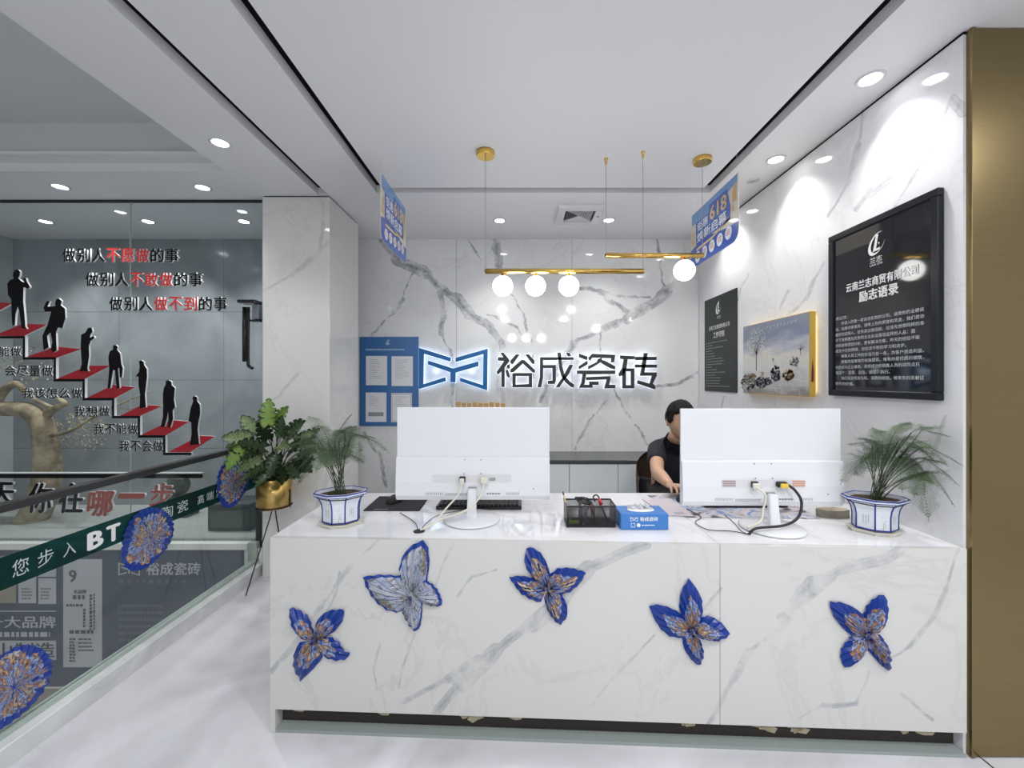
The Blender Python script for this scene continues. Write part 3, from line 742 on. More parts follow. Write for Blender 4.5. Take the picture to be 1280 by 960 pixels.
BF = [
 ((340,660), 4.571, 'blue foil butterfly lowest and furthest left on the desk front', [
  [(245,632),(190,640),(150,600),(118,560),(100,470),(110,447),(155,460),(215,500),(240,580)],
  [(248,632),(248,560),(270,510),(310,475),(350,462),(417,460),(412,520),(370,580),(300,622)],
  [(250,635),(300,612),(345,620),(392,650),(412,690),(425,712),(457,705),(430,745),(370,752),(310,735),(280,690)],
  [(242,638),(290,680),(292,740),(240,800),(168,868),(145,830),(125,790),(130,710),(160,650)]]),
 ((340,660), 4.571, 'large foil butterfly with pale latticed wings, second from the left', [
  [(795,392),(735,268),(620,262),(520,275),(542,335),(582,402),(640,455),(700,478),(745,470)],
  [(795,372),(745,320),(728,230),(750,150),(800,95),(872,62),(895,110),(903,200),(888,300)],
  [(800,368),(855,288),(915,310),(950,350),(972,400),(975,440),(920,442),(862,420)],
  [(796,395),(862,425),(860,490),(850,560),(822,590),(790,560),(750,490),(738,415)]]),
 ((620,660), 4.267, 'foil butterfly in the middle of the desk front, below the countertop letters', [
  [(275,320),(205,268),(165,220),(150,170),(160,110),(185,95),(240,130),(270,180),(292,250)],
  [(280,318),(292,240),(330,210),(400,208),(480,232),(450,290),(400,335),(330,355)],
  [(268,322),(240,280),(200,262),(130,250),(68,257),(98,300),(130,345),(190,380),(240,392)],
  [(275,328),(352,350),(380,410),(380,470),(340,515),(310,490),(275,440),(256,370)]]),
 ((620,660), 4.267, 'foil butterfly just left of the vertical joint in the desk front', [
  [(1040,545),(1005,470),(950,430),(880,405),(812,405),(840,480),(880,540),(930,578),(1000,580)],
  [(1045,545),(985,470),(973,410),(985,330),(1025,265),(1062,310),(1095,370),(1100,440),(1070,510)],
  [(1052,550),(1085,470),(1140,462),(1200,500),(1250,565),(1190,597),(1120,592),(1075,580)],
  [(1045,555),(1088,595),(1108,660),(1100,700),(1080,732),(1040,700),(1000,640),(988,575)]]),
 ((980,700), 3.693, 'foil butterfly furthest right on the desk front, near the brass column', [
  [(380,345),(362,250),(320,215),(260,190),(200,188),(225,260),(265,310),(310,350)],
  [(383,342),(362,245),(380,200),(420,165),(460,152),(475,210),(468,280),(425,340)],
  [(385,350),(440,342),(480,400),(490,450),(485,512),(440,480),(384,415)],
  [(378,350),(376,400),(345,455),(275,498),(255,450),(260,400),(300,352)]])]
for i, (o, s, lab, wings) in enumerate(BF):
    c = conv([wings[0][0]], o, s)[0]; P = dk(c.x, c.y)
    t = thing('foil_butterfly', P, lab, 'decoration', 'folded foil butterflies on the desk')
    for wg in wings: wing(conv(wg, o, s), t, foils[i])
    MB().sphere(P + DN*.012, .006, sc=(1, .8, 1.4), u=10, v=8).obj('knot', mat('foil_knot', (.02, .04, .15), .3), t)

# pleated rosettes on the balustrade glass
def rosette(Y, Z, r, label, seed):
    t = thing('foil_rosette', (XC + .012, Y, Z), label, 'decoration', 'foil rosettes on the balustrade')
    rr = random.Random(seed); bm = bmesh.new(); uv = {}; n = 60; grid = []
    for q in (.03, .3, .55, .8, .94, 1.0):
        row = []
        for i in range(n):
            a = 2*math.pi*i/n; k = r * q * (1 + .012*math.sin(i*2.3)*q + .05 * math.sin(a * 3 + seed) * q)
            v = bm.verts.new((XC + .014 + .004*(1 if i % 2 else -1)*q + .012*(1-q), Y + math.cos(a)*k, Z + math.sin(a)*k)); uv[v] = (i/n*4, q); row.append(v)
        grid.append(row)
    for a, b in zip(grid, grid[1:]):
        for i in range(n): bm.faces.new((a[i], a[(i+1) % n], b[(i+1) % n], b[i]))
    pleat_uv(bm, uv); bmesh.ops.solidify(bm, geom=bm.faces[:], thickness=.0006)
    me = bpy.data.meshes.new('pleated_disc'); bm.to_mesh(me); bm.free(); me.materials.append(rosette_foils[seed]); link('pleated_disc', me, t)
    MB().lathe((XC + .022, Y, Z), [(.008, 0), (.008, .003)], 12, axis='X').obj('centre_button', foils[0], t)
rosette(2.615, .690, .150, 'blue foil rosette furthest along the balustrade, beneath the leafy plant', 1)
rosette(2.015, .567, .142, 'blue foil rosette in the middle of the balustrade, over the green band', 2)
rosette(1.468, .242, .130, 'blue foil rosette low at the left edge, cut by the photo', 3)

# ------------------------------------------------------------------ monitors
def monitor(X, Yp, xc_base, Yb, label, rot=0.0, cables=None, post_lean=0):
    W, z0, z1 = .660, .815, 1.212
    t = thing('monitor', (xc_base, Yb, ZT), label, 'monitor', 'white desktop monitors')
    zc = z0 + (z1 - z0) * .455
    xl, xr = X - W/2, X + W/2
    MB().box((xl, Yp, z0 + .005), (xr, Yp + .012, z1), bevel=.003, seg=2).obj('upper_shell', white_plastic, t)
    # lower, thicker half of the rear shell with a sloping top shoulder
    prof = [(Yp - .001, zc + .004), (Yp - .012, zc), (Yp - .022, zc - .10), (Yp - .022, z0 + .02), (Yp - .010, z0), (Yp - .001, z0)]
    mb = MB(); pl = [Vector((xl + .0005, y, z)) for y, z in prof]; mb.poly(pl, thick=(W - .001, 0, 0)); mb.obj('lower_shell', white_plastic, t)
    MB().box((xl + .006, Yp + .0125, z0 + .02), (xr - .006, Yp + .0135, z1 - .008)).obj('screen', black_gloss, t)
    yb = Yp - .0222
    zi = z0 + .078
    MB().box((X - .17, yb - .0012, zi), (X + .165, yb - .0002, zi + .030)).obj('port_recess', mat('port_grey', (.66, .66, .68), .35), t)
    for x, z in ((X - .035, zc - .008), (X + .035, zc - .008), (X - .035, zi + .037), (X + .035, zi + .037), (X + .26, z0 + .05)):
        yy = yb if z < zc - .06 else Yp - .014
        MB().lathe((x, yy - .0005, z), [(.0022, 0), (.0022, .0012)], 10, axis='Y').obj('screw_hole', black, t)
    MB().box((X - .055, yb - .016, zi + .002), (X - .030, yb - .0014, zi + .026), bevel=.002).obj('power_socket', black, t)
    lb = MB()
    for k in range(9): 
        for xx in (X - .20 + k*.0085, X + .142 + k*.0085):
            if xx > X + .2: continue
            p = Vector((xx, yb - .0008, z0 + .024)); lb.poly([p, p + XV*.003, p + XV*.006 + ZV*.011, p + XV*.003 + ZV*.011])
    bars(lb, (X - .118, yb - .0008, z0 + .028), XV, ZV, .11, 2, .006, .003, 4, 1, .1); bars(lb, (X + .06, yb - .0008, z0 + .026), XV, ZV, .06, 1, .006, .007, 5, 1, 0)
    tag(lb.obj('vent_marks', mat('label_grey', (.28, .28, .30), .6), t), kind='stuff')
    # stand
    bb = MB().lathe((xc_base, Yb, ZT + .0005), [(.112, 0), (.119, .003), (.119, .007), (.113, .011), (.03, .016)], 56); bb.obj('base', white_plastic, t)
    zp = z0 + .055
    p0 = Vector((xc_base, Yb - .02, ZT + .012)); p1 = Vector((X + post_lean, Yp - .036, zp))
    s_ = Vector((.021, 0, 0)); d_ = Vector((0, .011, 0))
    mb = MB(); vs = [mb.bm.verts.new(p) for p in (p0 - s_ - d_, p0 + s_ - d_, p0 + s_ + d_, p0 - s_ + d_, p1 - s_*.8 - d_, p1 + s_*.8 - d_, p1 + s_*.8 + d_, p1 - s_*.8 + d_)]
    for q in ((0,3,2,1),(4,5,6,7),(0,1,5,4),(1,2,6,5),(2,3,7,6),(3,0,4,7)): mb.bm.faces.new([vs[i] for i in q])
    bmesh.ops.bevel(mb.bm, geom=mb.bm.edges[:], offset=.003, segments=2, affect='EDGES'); mb.obj('post', white_plastic, t)
    MB().box((p1.x - .017, Yp - .03, zp - .018), (p1.x + .017, Yp - .0225, zp + .004)).obj('hinge', mat('hinge_grey', (.3, .3, .32), .4), t)
    return t, yb, zi
LX, LY = at(591.5, 0, 1.80).x, 1.80
ml, yb, zi = monitor(LX, LY, -.2, 1.768, 'white monitor seen from behind, on the left half of the desk')
hole = atz(524, 664.5, ZT)
# ivory cables of the left monitor
def cable(name, pts, r, m, label, par=None):
    o = MB().tube(smooth_path(pts, 8), r, 8).obj(name, m, par)
    if par is None: tag(o, label, 'cable')
    return o
plug = MB().box((LX - .052, yb - .034, zi - .004), (LX - .033, yb - .017, zi + .022), bevel=.003).obj('power_plug', cable_white, ml)
MB().box((LX + .034, yb - .030, zi - .002), (LX + .066, yb - .0014, zi + .026), bevel=.004).obj('video_plug', cable_white, ml)
MB().box((LX + .072, yb - .006, zi + .008), (LX + .098, yb - .0014, zi + .020), bevel=.002).obj('spare_port', grey_print, ml)
cable('ivory_cable', [(LX - .043, yb - .028, zi + .004), (LX - .055, yb - .045, zi - .04), (LX - .11, yb - .075, zi - .10), (hole.x + .05, hole.y + .03, ZT + .02), (hole.x + .004, hole.y, ZT + .006)], .0038, cable_white, 'ivory power cable from the left monitor into the desk hole, left of the pair')
cable('ivory_cable', [(LX + .05, yb - .03, zi + .002), (LX + .035, yb - .046, zi - .05), (LX - .02, yb - .085, zi - .095), (LX - .12, hole.y + .05, ZT + .03), (hole.x + .012, hole.y + .004, ZT + .006)], .0042, cable_white, 'thicker ivory video cable crossing the left monitor stand to the desk hole')
gr = MB().lathe((hole.x, hole.y, ZT + .0008), [(.022, 0), (.022, .002), (.0, .0021)], 24, cap=False); tag(gr.obj('cable_grommet', black, None), 'small black round cable hole in the desktop near the front edge', 'grommet')
cable('black_cable', [atz(500, 641, ZT + .004), atz(512, 648, ZT + .004), atz(520, 655, ZT + .006), (hole.x - .006, hole.y, ZT + .005)], .0015, rubber, 'thin black mouse cable from the mouse pad to the desk hole')
cable('black_cable', [atz(578, 637.5, ZT + .016), atz(548, 644, ZT + .012), atz(533, 654, ZT + .01), (hole.x + .006, hole.y + .008, ZT + .005)], .0015, rubber, 'thin black keyboard cable looping from the keyboard to the desk hole')

RX, RY = at(951, 0, 1.715).x, 1.715
mr, yb2, zi2 = monitor(RX, RY, 1.012, 1.668, 'white monitor seen from behind, in front of the seated person', post_lean=.025)
MB().box((RX - .058, yb2 - .030, zi2 + .0), (RX - .030, yb2 - .017, zi2 + .022), bevel=.003).obj('power_plug', cable_white, mr)
MB().box((RX + .045, yb2 - .022, zi2 + .004), (RX + .085, yb2 - .0014, zi2 + .026), bevel=.004).obj('dark_plug', rubber, mr)
MB().box((RX + .050, yb2 - .032, zi2 + .003), (RX + .082, yb2 - .0225, zi2 + .022), bevel=.005, seg=2).obj('yellow_plug', mat('yellow_plug', (.75, .50, .06), .4), mr)
stick = mat('orange_sticker', (.62, .30, .20), .6)
for xs_, m_ in ((RX - .168, mat('mauve_sticker', (.35, .25, .28), .6)), (RX + .115, stick)):
    s = MB()
    for k in range(3): s.box((xs_, yb2 - .002, zi2 + .004 + k*.009), (xs_ + .052, yb2 - .0013, zi2 + .010 + k*.009))
    s.obj('sticker', m_, mr)
jn = atz(936, 668, ZT + .006)
cable('ivory_cable', [(RX - .044, yb2 - .027, zi2 + .006), (RX - .020, yb2 - .044, zi2 - .02), (RX - .030, yb2 - .046, zi2 - .075), (RX - .05, yb2 - .06, ZT + .04), (jn.x + .005, jn.y + .02, ZT + .024)], .0042, cable_white, 'ivory power cable hanging beside the right monitor post')
cable('black_cable', [(RX + .084, yb2 - .020, zi2 + .016), (RX + .108, yb2 - .03, zi2 - .006), (RX + .122, yb2 - .045, zi2 - .045), (RX + .10, yb2 - .06, ZT + .058), (RX + .03, yb2 - .082, ZT + .032), (jn.x + .03, jn.y - .002, ZT + .030), tuple(jn)], .0052, rubber, 'thick black video cable curving from the yellow plug to the right monitor foot')
cable('black_cable', [atz(858, 636, ZT + .006), atz(876, 646, ZT + .005), atz(869, 653, ZT + .005), atz(885, 662, ZT + .005), atz(915, 664, ZT + .005), tuple(jn)], .0017, rubber, 'thin black mouse cable snaking left of the right monitor')
cable('black_cable', [atz(905, 643, ZT + .005), atz(917, 653, ZT + .005), atz(927, 664, ZT + .005), tuple(jn)], .0015, rubber, 'thin black keyboard cable under the right monitor')

# ------------------------------------------------------------------ keyboards, mice, mats
key_me = MB().box((-.0082, -.0082, 0), (.0082, .0082, .006), bevel=.0018).mesh('key'); key_me.materials.append(rubber)
def keyboard(X0, X1, Y0, Y1, label):
    t = thing('keyboard', ((X0+X1)/2, (Y0+Y1)/2, ZT), label, 'keyboard', 'black keyboards')
    z = ZT + .0005 + (0.002 if X0 > .5 else 0)
    MB().box((X0, Y0, z), (X1, Y1, z + .016), bevel=.003).obj('case', black_gloss, t)
    n = int((X1 - X0 - .02) / .0195)
    for j in range(6):
        for i in range(n):
            k = bpy.data.objects.new('key', key_me); COL.objects.link(k); k.parent = t
            k.location = (X0 + .02 + i*.0195 - t.location.x, Y0 + .018 + j*.0195 - t.location.y, z + .0155 - ZT)
keyboard(-.382, .011, 1.905, 2.045, 'black keyboard behind the left monitor stand')
keyboard(.86, 1.25, 1.93, 2.07, 'black keyboard under the right monitor, in front of the person')
def mouse(p, label, rz=0):
    me = MB(); me.sphere((0, 0, .002), 1, sc=(.030, .052, .034), u=20, v=14); bm = me.bm
    bmesh.ops.bisect_plane(bm, geom=bm.verts[:] + bm.edges[:] + bm.faces[:], plane_co=(0, 0, .001), plane_no=(0, 0, 1), clear_inner=True)
    bmesh.ops.holes_fill(bm, edges=bm.edges[:])
    t = thing('computer_mouse', p, label, 'mouse', 'black computer mice', rz)
    o = me.obj('shell', rubber); o.parent = t
    wl = MB().lathe((-.003, -.028, .031), [(.006, 0), (.006, .006)], 12, axis='X').obj('scroll_wheel', grey_print); wl.parent = t
pad = MB().poly([(-.708, 1.887, ZT + .0005), (-.452, 1.887, ZT + .0005), (-.455, 2.118, ZT + .0005), (-.712, 2.118, ZT + .0005)], thick=(0, 0, .003)).obj('mouse_pad', mat('black_cloth_pad', (.012, .013, .017), .7))
tag(pad, 'black rectangular mouse pad on the left end of the desk', 'mouse pad')
mk = MB(); bars(mk, (-.665, 1.902, ZT + .0038), XV, YV, .065, 1, .01, .004, 9, 1.5, 0); mk.obj('print', mat('pale_mark', (.5, .5, .5), .6), pad)
mouse((-.602, 2.02, ZT + .004), 'black mouse on the pad, left of the left monitor', R(150))

mat_print = mat('printed_desk_mat', (.5, .5, .6), .35); t_ = NT(mat_print); nz = t_.noise(7, 3, .6, t_.coords(), 1.0)
t_.l(t_.ramp(nz.outputs['Fac'], [(.36, (.10, .10, .14)), (.43, (.62, .55, .58)), (.50, (.75, .72, .76)), (.55, (.10, .24, .55)), (.60, (.70, .70, .76)), (.68, (.30, .26, .28))]), t_.b.inputs['Base Color'])
dm = MB().poly([(.72, 1.80, ZT + .0005), (1.29, 1.778, ZT + .0005), (1.31, 2.12, ZT + .0005), (.66, 2.14, ZT + .0005)], thick=(0, 0, .0018)).obj('printed_desk_mat', mat_print)
tag(dm, 'flat colourful printed mat under the right monitor and keyboard', 'desk mat')
nw = MB().poly([atz(832.8, 644.5, ZT + .0024), atz(868, 645.5, ZT + .0024), atz(838, 623.5, ZT + .0024), atz(802.5, 624, ZT + .0024)], thick=(0, 0, .0012)).obj('magazine', mat('pale_pink_paper', (.66, .60, .64), .4))
tag(nw, 'pale pink magazine lying beside the tissue box, near the hand', 'magazine')
pb = MB(); q_ = atz(842, 640.5, ZT + .0042); bars(pb, q_, XV, YV, .05, 3, .014, .006, 11, 1.5, .2); pb.obj('print', grey_print, nw)
mouse((.800, 2.035, ZT + .0036), 'black mouse under the hand of the person', R(170))

# ------------------------------------------------------------------ mesh pen organiser and contents
def mesh_mat():
    m = mat('wire_mesh', (.02, .02, .022), .4, .3); t = NT(m)
    mp = t.coords(); sep = t.n('ShaderNodeSeparateXYZ'); t.l(mp, sep.inputs[0])
    outs = []
    for i in range(3):
        f = t.math('FRACT', t.math('MULTIPLY', sep.outputs[i], 280)); outs.append(t.math('GREATER_THAN', f, .32))
    a = t.math('MULTIPLY', t.math('MAXIMUM', outs[0], 0), outs[2]); return m, outs, t
m_mesh, outs, t = mesh_mat()
geo = t.n('ShaderNodeNewGeometry'); sp = t.n('ShaderNodeSeparateXYZ'); t.l(geo.outputs['Normal'], sp.inputs[0])
isx = t.math('GREATER_THAN', t.math('ABSOLUTE', sp.outputs[0]), .5)
hole_ = t.math('MULTIPLY', t.math('ADD', t.math('MULTIPLY', isx, outs[1]), t.math('MULTIPLY', t.math('SUBTRACT', 1, isx), outs[0])), outs[2])
tr = t.n('ShaderNodeBsdfTransparent'); mx = t.n('ShaderNodeMixShader'); t.l(hole_, mx.inputs[0]); t.l(t.b.outputs[0], mx.inputs[1]); t.l(tr.outputs[0], mx.inputs[2])
t.l(mx.outputs[0], t.t.nodes['Material Output'].inputs[0])
ox0, ox1, oy0, oy1, oz = .190, .388, 1.674, 1.776, ZT + .0015
og = thing('pen_organiser', ((ox0+ox1)/2, (oy0+oy1)/2, ZT), 'black wire mesh pen organiser left of the blue tissue box', 'pen organiser')
w_ = MB()
for a, b in (((ox0, oy0), (ox1, oy0 + .0012)), ((ox0, oy1 - .0012), (ox1, oy1)), ((ox0, oy0), (ox0 + .0012, oy1)), ((ox1 - .0012, oy0), (ox1, oy1)), ((ox0 + .062, oy0), (ox0 + .0632, oy1)), ((ox0 + .115, oy0), (ox0 + .1162, oy1))):
    w_.box((a[0], a[1], oz + .004), (b[0], b[1], oz + .082))
w_.obj('mesh_walls', m_mesh, og)
MB().box((ox0, oy0, oz), (ox1, oy1, oz + .006), bevel=.001).obj('bottom_tray', black, og)
rm = MB()
for a, b in (((ox0 - .002, oy0 - .002), (ox1 + .002, oy0 + .003)), ((ox0 - .002, oy1 - .003), (ox1 + .002, oy1 + .002)), ((ox0 - .002, oy0 + .003), (ox0 + .003, oy1 - .003)), ((ox1 - .003, oy0 + .003), (ox1 + .002, oy1 - .003))):
    rm.box((a[0], a[1], oz + .082), (b[0], b[1], oz + .0875))
rm.obj('rim', black_gloss, og)
def stick_(name, a, b, r, m, label, cat, tip=None):
    a, b = Vector(a), Vector(b); t = thing(name, a, label, cat)
    MB().tube([a, a.lerp(b, .9)], r, 10).obj('barrel', m, t); MB().tube([a.lerp(b, .9), b], [r, r*.8], 10).obj('cap', tip or m, t)
zf = oz + .0075
stick_('pencil', (ox0 + .022, oy0 + .035, zf), (ox0 - .008, oy0 + .06, oz + .128), .0032, mat('pencil_wood', (.62, .46, .24), .5), 'tan pencil with a dark end sticking out of the organiser', 'pencil', black)
stick_('red_pen', (ox0 + .132, oy0 + .03, zf), (ox0 + .098, oy0 + .05, oz + .083), .0042, mat('pen_red', (.35, .02, .03), .3), 'dark red pen leaning inside the organiser', 'pen')
stick_('grey_pen', (ox0 + .086, oy0 + .03, zf), (ox0 + .084, oy0 + .045, oz + .079), .004, mat('pen_grey', (.28, .28, .32), .3), 'grey pen upright in the middle of the organiser', 'pen')
stick_('black_pen', (ox0 + .175, oy0 + .03, zf), (ox0 + .145, oy0 + .05, oz + .083), .004, rubber, 'black pen leaning in the right side of the organiser', 'pen')
er = MB().box((ox0 + .012, oy0 + .012, zf), (ox0 + .056, oy0 + .028, zf + .012), bevel=.003).obj('eraser', mat('lime_plastic', (.36, .55, .04), .4)); tag(er, 'lime green marker lying in the bottom of the organiser', 'marker')
pl = thing('stapler', (ox0 + .14, oy0 + .06, oz + .06), 'red and black handled pliers resting on top of the organiser', 'pliers')
MB().tube(smooth_path([(ox0 + .125, oy0 + .055, oz + .09), (ox0 + .118, oy0 + .055, oz + .107), (ox0 + .128, oy0 + .055, oz + .116), (ox0 + .14, oy0 + .055, oz + .108), (ox0 + .145, oy0 + .055, oz + .085)]), .003, 8).obj('black_handle', rubber, pl)
MB().tube([(ox0 + .150, oy0 + .05, oz + .078), (ox0 + .140, oy0 + .052, oz + .102)], [.008, .006], 10).obj('red_handle', mat('red_handle', (.55, .03, .04), .35), pl)
pl.name = 'pliers'
cc = MB(); pts = []
for i in range(60):
    a = i * .55; pts.append((ox0 + .075 + .028*math.cos(a)*(1 + .15*math.sin(i*.9)), oy0 + .055 + .024*math.sin(a*.93), oz + .092 + .008*math.sin(i*.5)))
cc.tube(pts, .0022, 6); tag(cc.obj('coiled_cable', rubber), 'tangled coil of black cable on top of the organiser', 'cable')

# ------------------------------------------------------------------ tissue box
tb = thing('tissue_box', (.495, 1.70, ZT), 'blue tissue box with white logo right of the pen organiser', 'tissue box')
tx0, tx1, ty0, ty1, tz1 = .402, .592, 1.648, 1.760, ZT + .064
MB().box((tx0, ty0, ZT + .0008), (tx1, ty1, tz1), bevel=.002).obj('carton', mat('carton_blue', (.045, .19, .52), .35), tb)
MB().lathe(((tx0+tx1)/2, (ty0+ty1)/2, tz1), [(.055, 0), (.055, .0012)], 28, sy=.55).obj('opening', white_matt, tb)
ts = MB(); n = 22; rows = []
for k, (hh, f) in enumerate(((.0013, 1), (.006, 1.0), (.011, .93), (.014, .72))):
    rows.append([ts.bm.verts.new(((tx0+tx1)/2 + (.052*f)*(2*i/n - 1), (ty0+ty1)/2 + .008*math.sin(i*.9 + k)*(1 + .3*k) + .006*k, tz1 + hh + .004*math.sin(i*1.1)*(k > 0))) for i in range(n+1)])
for a, b in zip(rows, rows[1:]):
    for i in range(n): ts.bm.faces.new((a[i], a[i+1], b[i+1], b[i])).smooth = True
bmesh.ops.solidify(ts.bm, geom=ts.bm.faces[:], thickness=.0008); ts.obj('tissue', paper, tb)
pr_w = mat('carton_print', (.80, .86, .92), .4)
text('lettering', '裕成瓷砖', (.478, ty0 - .001, ZT + .036), XV, ZV, .072, .017, pr_w, tb, .02)
lm = MB()
def mini_logo(mb, x, y, z, s, yv=0):
    for pl_ in logo_polys:
        mb.poly([(x + (px - 535)/550*s, y, z - (py - 222)/340*s*.62) for px, py in pl_])
mini_logo(lm, .440, ty0 - .001, ZT + .053, .030); lm.obj('printed_logo', pr_w, tb)
pm = MB(); pm.lathe((.473, ty0 - .0004, ZT + .020), [(.0075, 0), (.0075, .0006)], 16, axis='Y'); bars(pm, (.486, ty0 - .001, ZT + .018), XV, ZV, .05, 1, .01, .004, 2, 1, 0)
for bx in ((.443, .012, .459, .0135), (.443, .0265, .459, .028), (.443, .0135, .4445, .0265), (.4575, .0135, .459, .0265)):
    pm.box((bx[0], ty0 - .0012, ZT + bx[1]), (bx[2], ty0 - .0004, ZT + bx[3]))
pm.obj('print', pr_w, tb)

# coiled beige strap
def strap():
    bm = MB(); pts = []; n = 90
    for i in range(n):
        a = 2*math.pi*3*i/n; k = 1 - .045*i/n*3
        pts.append((Vector((math.cos(a)*.072*k, math.sin(a)*.034*k, 0))))
    vs = [[bm.bm.verts.new(Vector((1.366, 1.812, ZT + .001)) + p + ZV*h) for p in pts] for h in (0, .032)]
    for i in range(n - 1): bm.bm.faces.new((vs[0][i], vs[0][i+1], vs[1][i+1], vs[1][i])).smooth = True
    bmesh.ops.solidify(bm.bm, geom=bm.bm.faces[:], thickness=.0018)
    return bm.obj('coiled_strap', noise_tint(mat('beige_strap', (.5, .45, .36), .5), (.55, .50, .40), (.78, .72, .60), 25))
st = tag(strap(), 'oval coil of beige strap between the right monitor and the potted fern', 'strap')

# ------------------------------------------------------------------ porcelain planters with asparagus fern
def octo(cx, cy, L_, W_, ang, z, cut=.32):
    p = [(-L_/2 + cut*L_, -W_/2), (L_/2 - cut*L_, -W_/2), (L_/2, -W_/2 + cut*W_*1.1), (L_/2, W_/2 - cut*W_*1.1), (L_/2 - cut*L_, W_/2), (-L_/2 + cut*L_, W_/2), (-L_/2, W_/2 - cut*W_*1.1), (-L_/2, -W_/2 + cut*W_*1.1)]
    c, s = math.cos(ang), math.sin(ang)
    return [Vector((cx + x*c - y*s, cy + x*s + y*c, z)) for x, y in p]
def stack(rings, cap0=True, cap1=True):
    mb = MB(); vs = [[mb.bm.verts.new(p) for p in r] for r in rings]
    for a, b in zip(vs, vs[1:]):
        for i in range(8): mb.bm.faces.new((a[i], a[(i+1) % 8], b[(i+1) % 8], b[i]))
    if cap0: mb.bm.faces.new(list(reversed(vs[0])))
    if cap1: mb.bm.faces.new(vs[-1])
    return mb
def frond(parent, path, width, seed, n=26):
    """arching spine with flat side branchlets covered in fine needles"""
    r = random.Random(seed); sp_ = smooth_path(path, 10); mb = MB(); tot = len(sp_) - 1
    mb.tube(sp_, [.0014 * (1 - .7*i/tot) for i in range(tot + 1)], 4)
    start = .28
    for k in range(n):
        f = start + (1 - start) * (k + .5) / n; i = min(int(f * tot), tot - 1); p = sp_[i].lerp(sp_[i+1], f*tot - i)
        tg = (sp_[i+1] - sp_[i]).normalized(); side = tg.cross(ZV)
        if side.length < .1: side = XV.copy()
        side.normalize(); up = side.cross(tg).normalized()
        g = (f - start) / (1 - start); ln = width * (math.sin(math.pi * min(1, .22 + g*.86)) ** .7) * (.8 + .4*r.random())
        for sg in (-1, 1):
            d = (tg * .75 + side * sg * (1 - .35*g) + up * (.12*r.random() - .10)).normalized()
            e = p + d * ln - ZV * ln * .15; m_ = 9
            nd = d.cross(up).normalized()
            mb.poly([p, p + tg*.0012, e])
            for j in range(m_):
                q = p.lerp(e, (j + .6)/m_); l2 = ln * .34 * (1 - .55*j/m_) + .004
                for s2 in (-1, 1):
                    dd = (d*.8 + nd*s2*.8 + up*(r.random() - .5)*.7).normalized()*l2
                    mb.poly([q, q + d*.0011, q + dd])
    mb.obj('frond', fern_green, parent)
def planter(cx, cy, ang, Lr, Wr, label, fronds, glyph_face):
    t = thing('potted_fern', (cx, cy, ZT), label, 'potted plant', 'porcelain fern planters')
    z = ZT + .0008
    rs = [octo(cx, cy, Lr*.80, Wr*.80, ang, z), octo(cx, cy, Lr*.90, Wr*.94, ang, z + .014), octo(cx, cy, Lr*.86, Wr*.88, ang, z + .014), octo(cx, cy, Lr*.78, Wr*.78, ang, z + .006)]
    stack(rs).obj('saucer', saucer_m, t)
    z += .012
    prof = [(.66, 0), (.68, .004), (.68, .055), (.72, .08), (.80, .098), (.90, .108), (1.0, .112), (1.0, .122), (.90, .124), (.88, .112)]
    hs = [octo(cx, cy, Lr*k, Wr*k, ang, z + h) for k, h in prof]
    body = stack(hs, True, False).obj('pot', porcelain, t)
    stack([octo(cx, cy, Lr*.86, Wr*.86, ang, z + .100), octo(cx, cy, Lr*.86, Wr*.86, ang, z + .112)]).obj('soil', soil, t)
    tr_ = MB()
    for i in range(8):
        tr_.tube([hs[j][i] + (hs[j][i] - Vector((cx, cy, hs[j][i].z))).normalized()*.0004 for j in range(1, 6)], .0028, 6)
    for j, rr in ((1, .0032), (7, .0030), (6, .0016)):
        ring = hs[j] + [hs[j][0]]; tr_.tube(ring, rr, 6)
    tr_.obj('blue_lines', blue_line, t)
    # brush painted sprigs and characters on the faces
    dec = MB()
    for i in range(8):
        a, b = hs[2][i], hs[2][(i+1) % 8]; u = (b - a).normalized(); L0 = (b - a).length; nrm = u.cross(ZV).normalized()
        o = a + nrm * .0006
        if i % 2 == 0:
            r = random.Random(i + 3)
            for k in range(26):
                q = o + u*(L0*(.35 + .4*r.random())) + ZV*(-.046 + .07*r.random()); h_ = .0012 + .0022*r.random()
                dec.poly([q, q + u*h_, q + u*h_*.7 + ZV*h_*1.4])
            dec.poly([o + u*L0*.5 + ZV*-.046, o + u*L0*.54 + ZV*-.046, o + u*L0*.6 + ZV*-.004])
        else:
            for k in range(3):
                bars(dec, o + u*L0*(.35 + .14*k) + ZV*.004, ZV*-1, u, .045, 1, .01, .0022, i*5 + k, .7, .5)
    dec.obj('painted_decor', mat('faded_ink', (.25, .28, .22), .5), t)
    top_ = z + .112
    stm = []
    extra = []
    for tip, mid in fronds:
        for q_ in range(1): extra.append((Vector(tip).lerp(Vector(mid), .25 + .3*rnd.random()) + Vector((rnd.uniform(-.05, .05), rnd.uniform(-.05, .05), rnd.uniform(-.035, .035))), Vector(mid) + Vector((rnd.uniform(-.03, .03), rnd.uniform(-.03, .03), rnd.uniform(-.02, .02)))))
    fronds = fronds + extra
    for i, (tip, mid) in enumerate(fronds):
        base = Vector((cx + rnd.uniform(-.02, .02), cy + rnd.uniform(-.015, .015), top_ - .004))
        m1 = base.lerp(mid, .45) + ZV * .02
        tg_ = [base, m1, mid, mid.lerp(tip, .55) + ZV * (.10 * (tip - mid).length), tip]
        frond(t, tg_, .044 + .014*rnd.random(), i + 17)
        MB().tube(smooth_path([base, m1, mid], 4), .0013, 5).obj('stem', fern_stem, t)
def P3(px, py, Y): return at(px, py, Y)
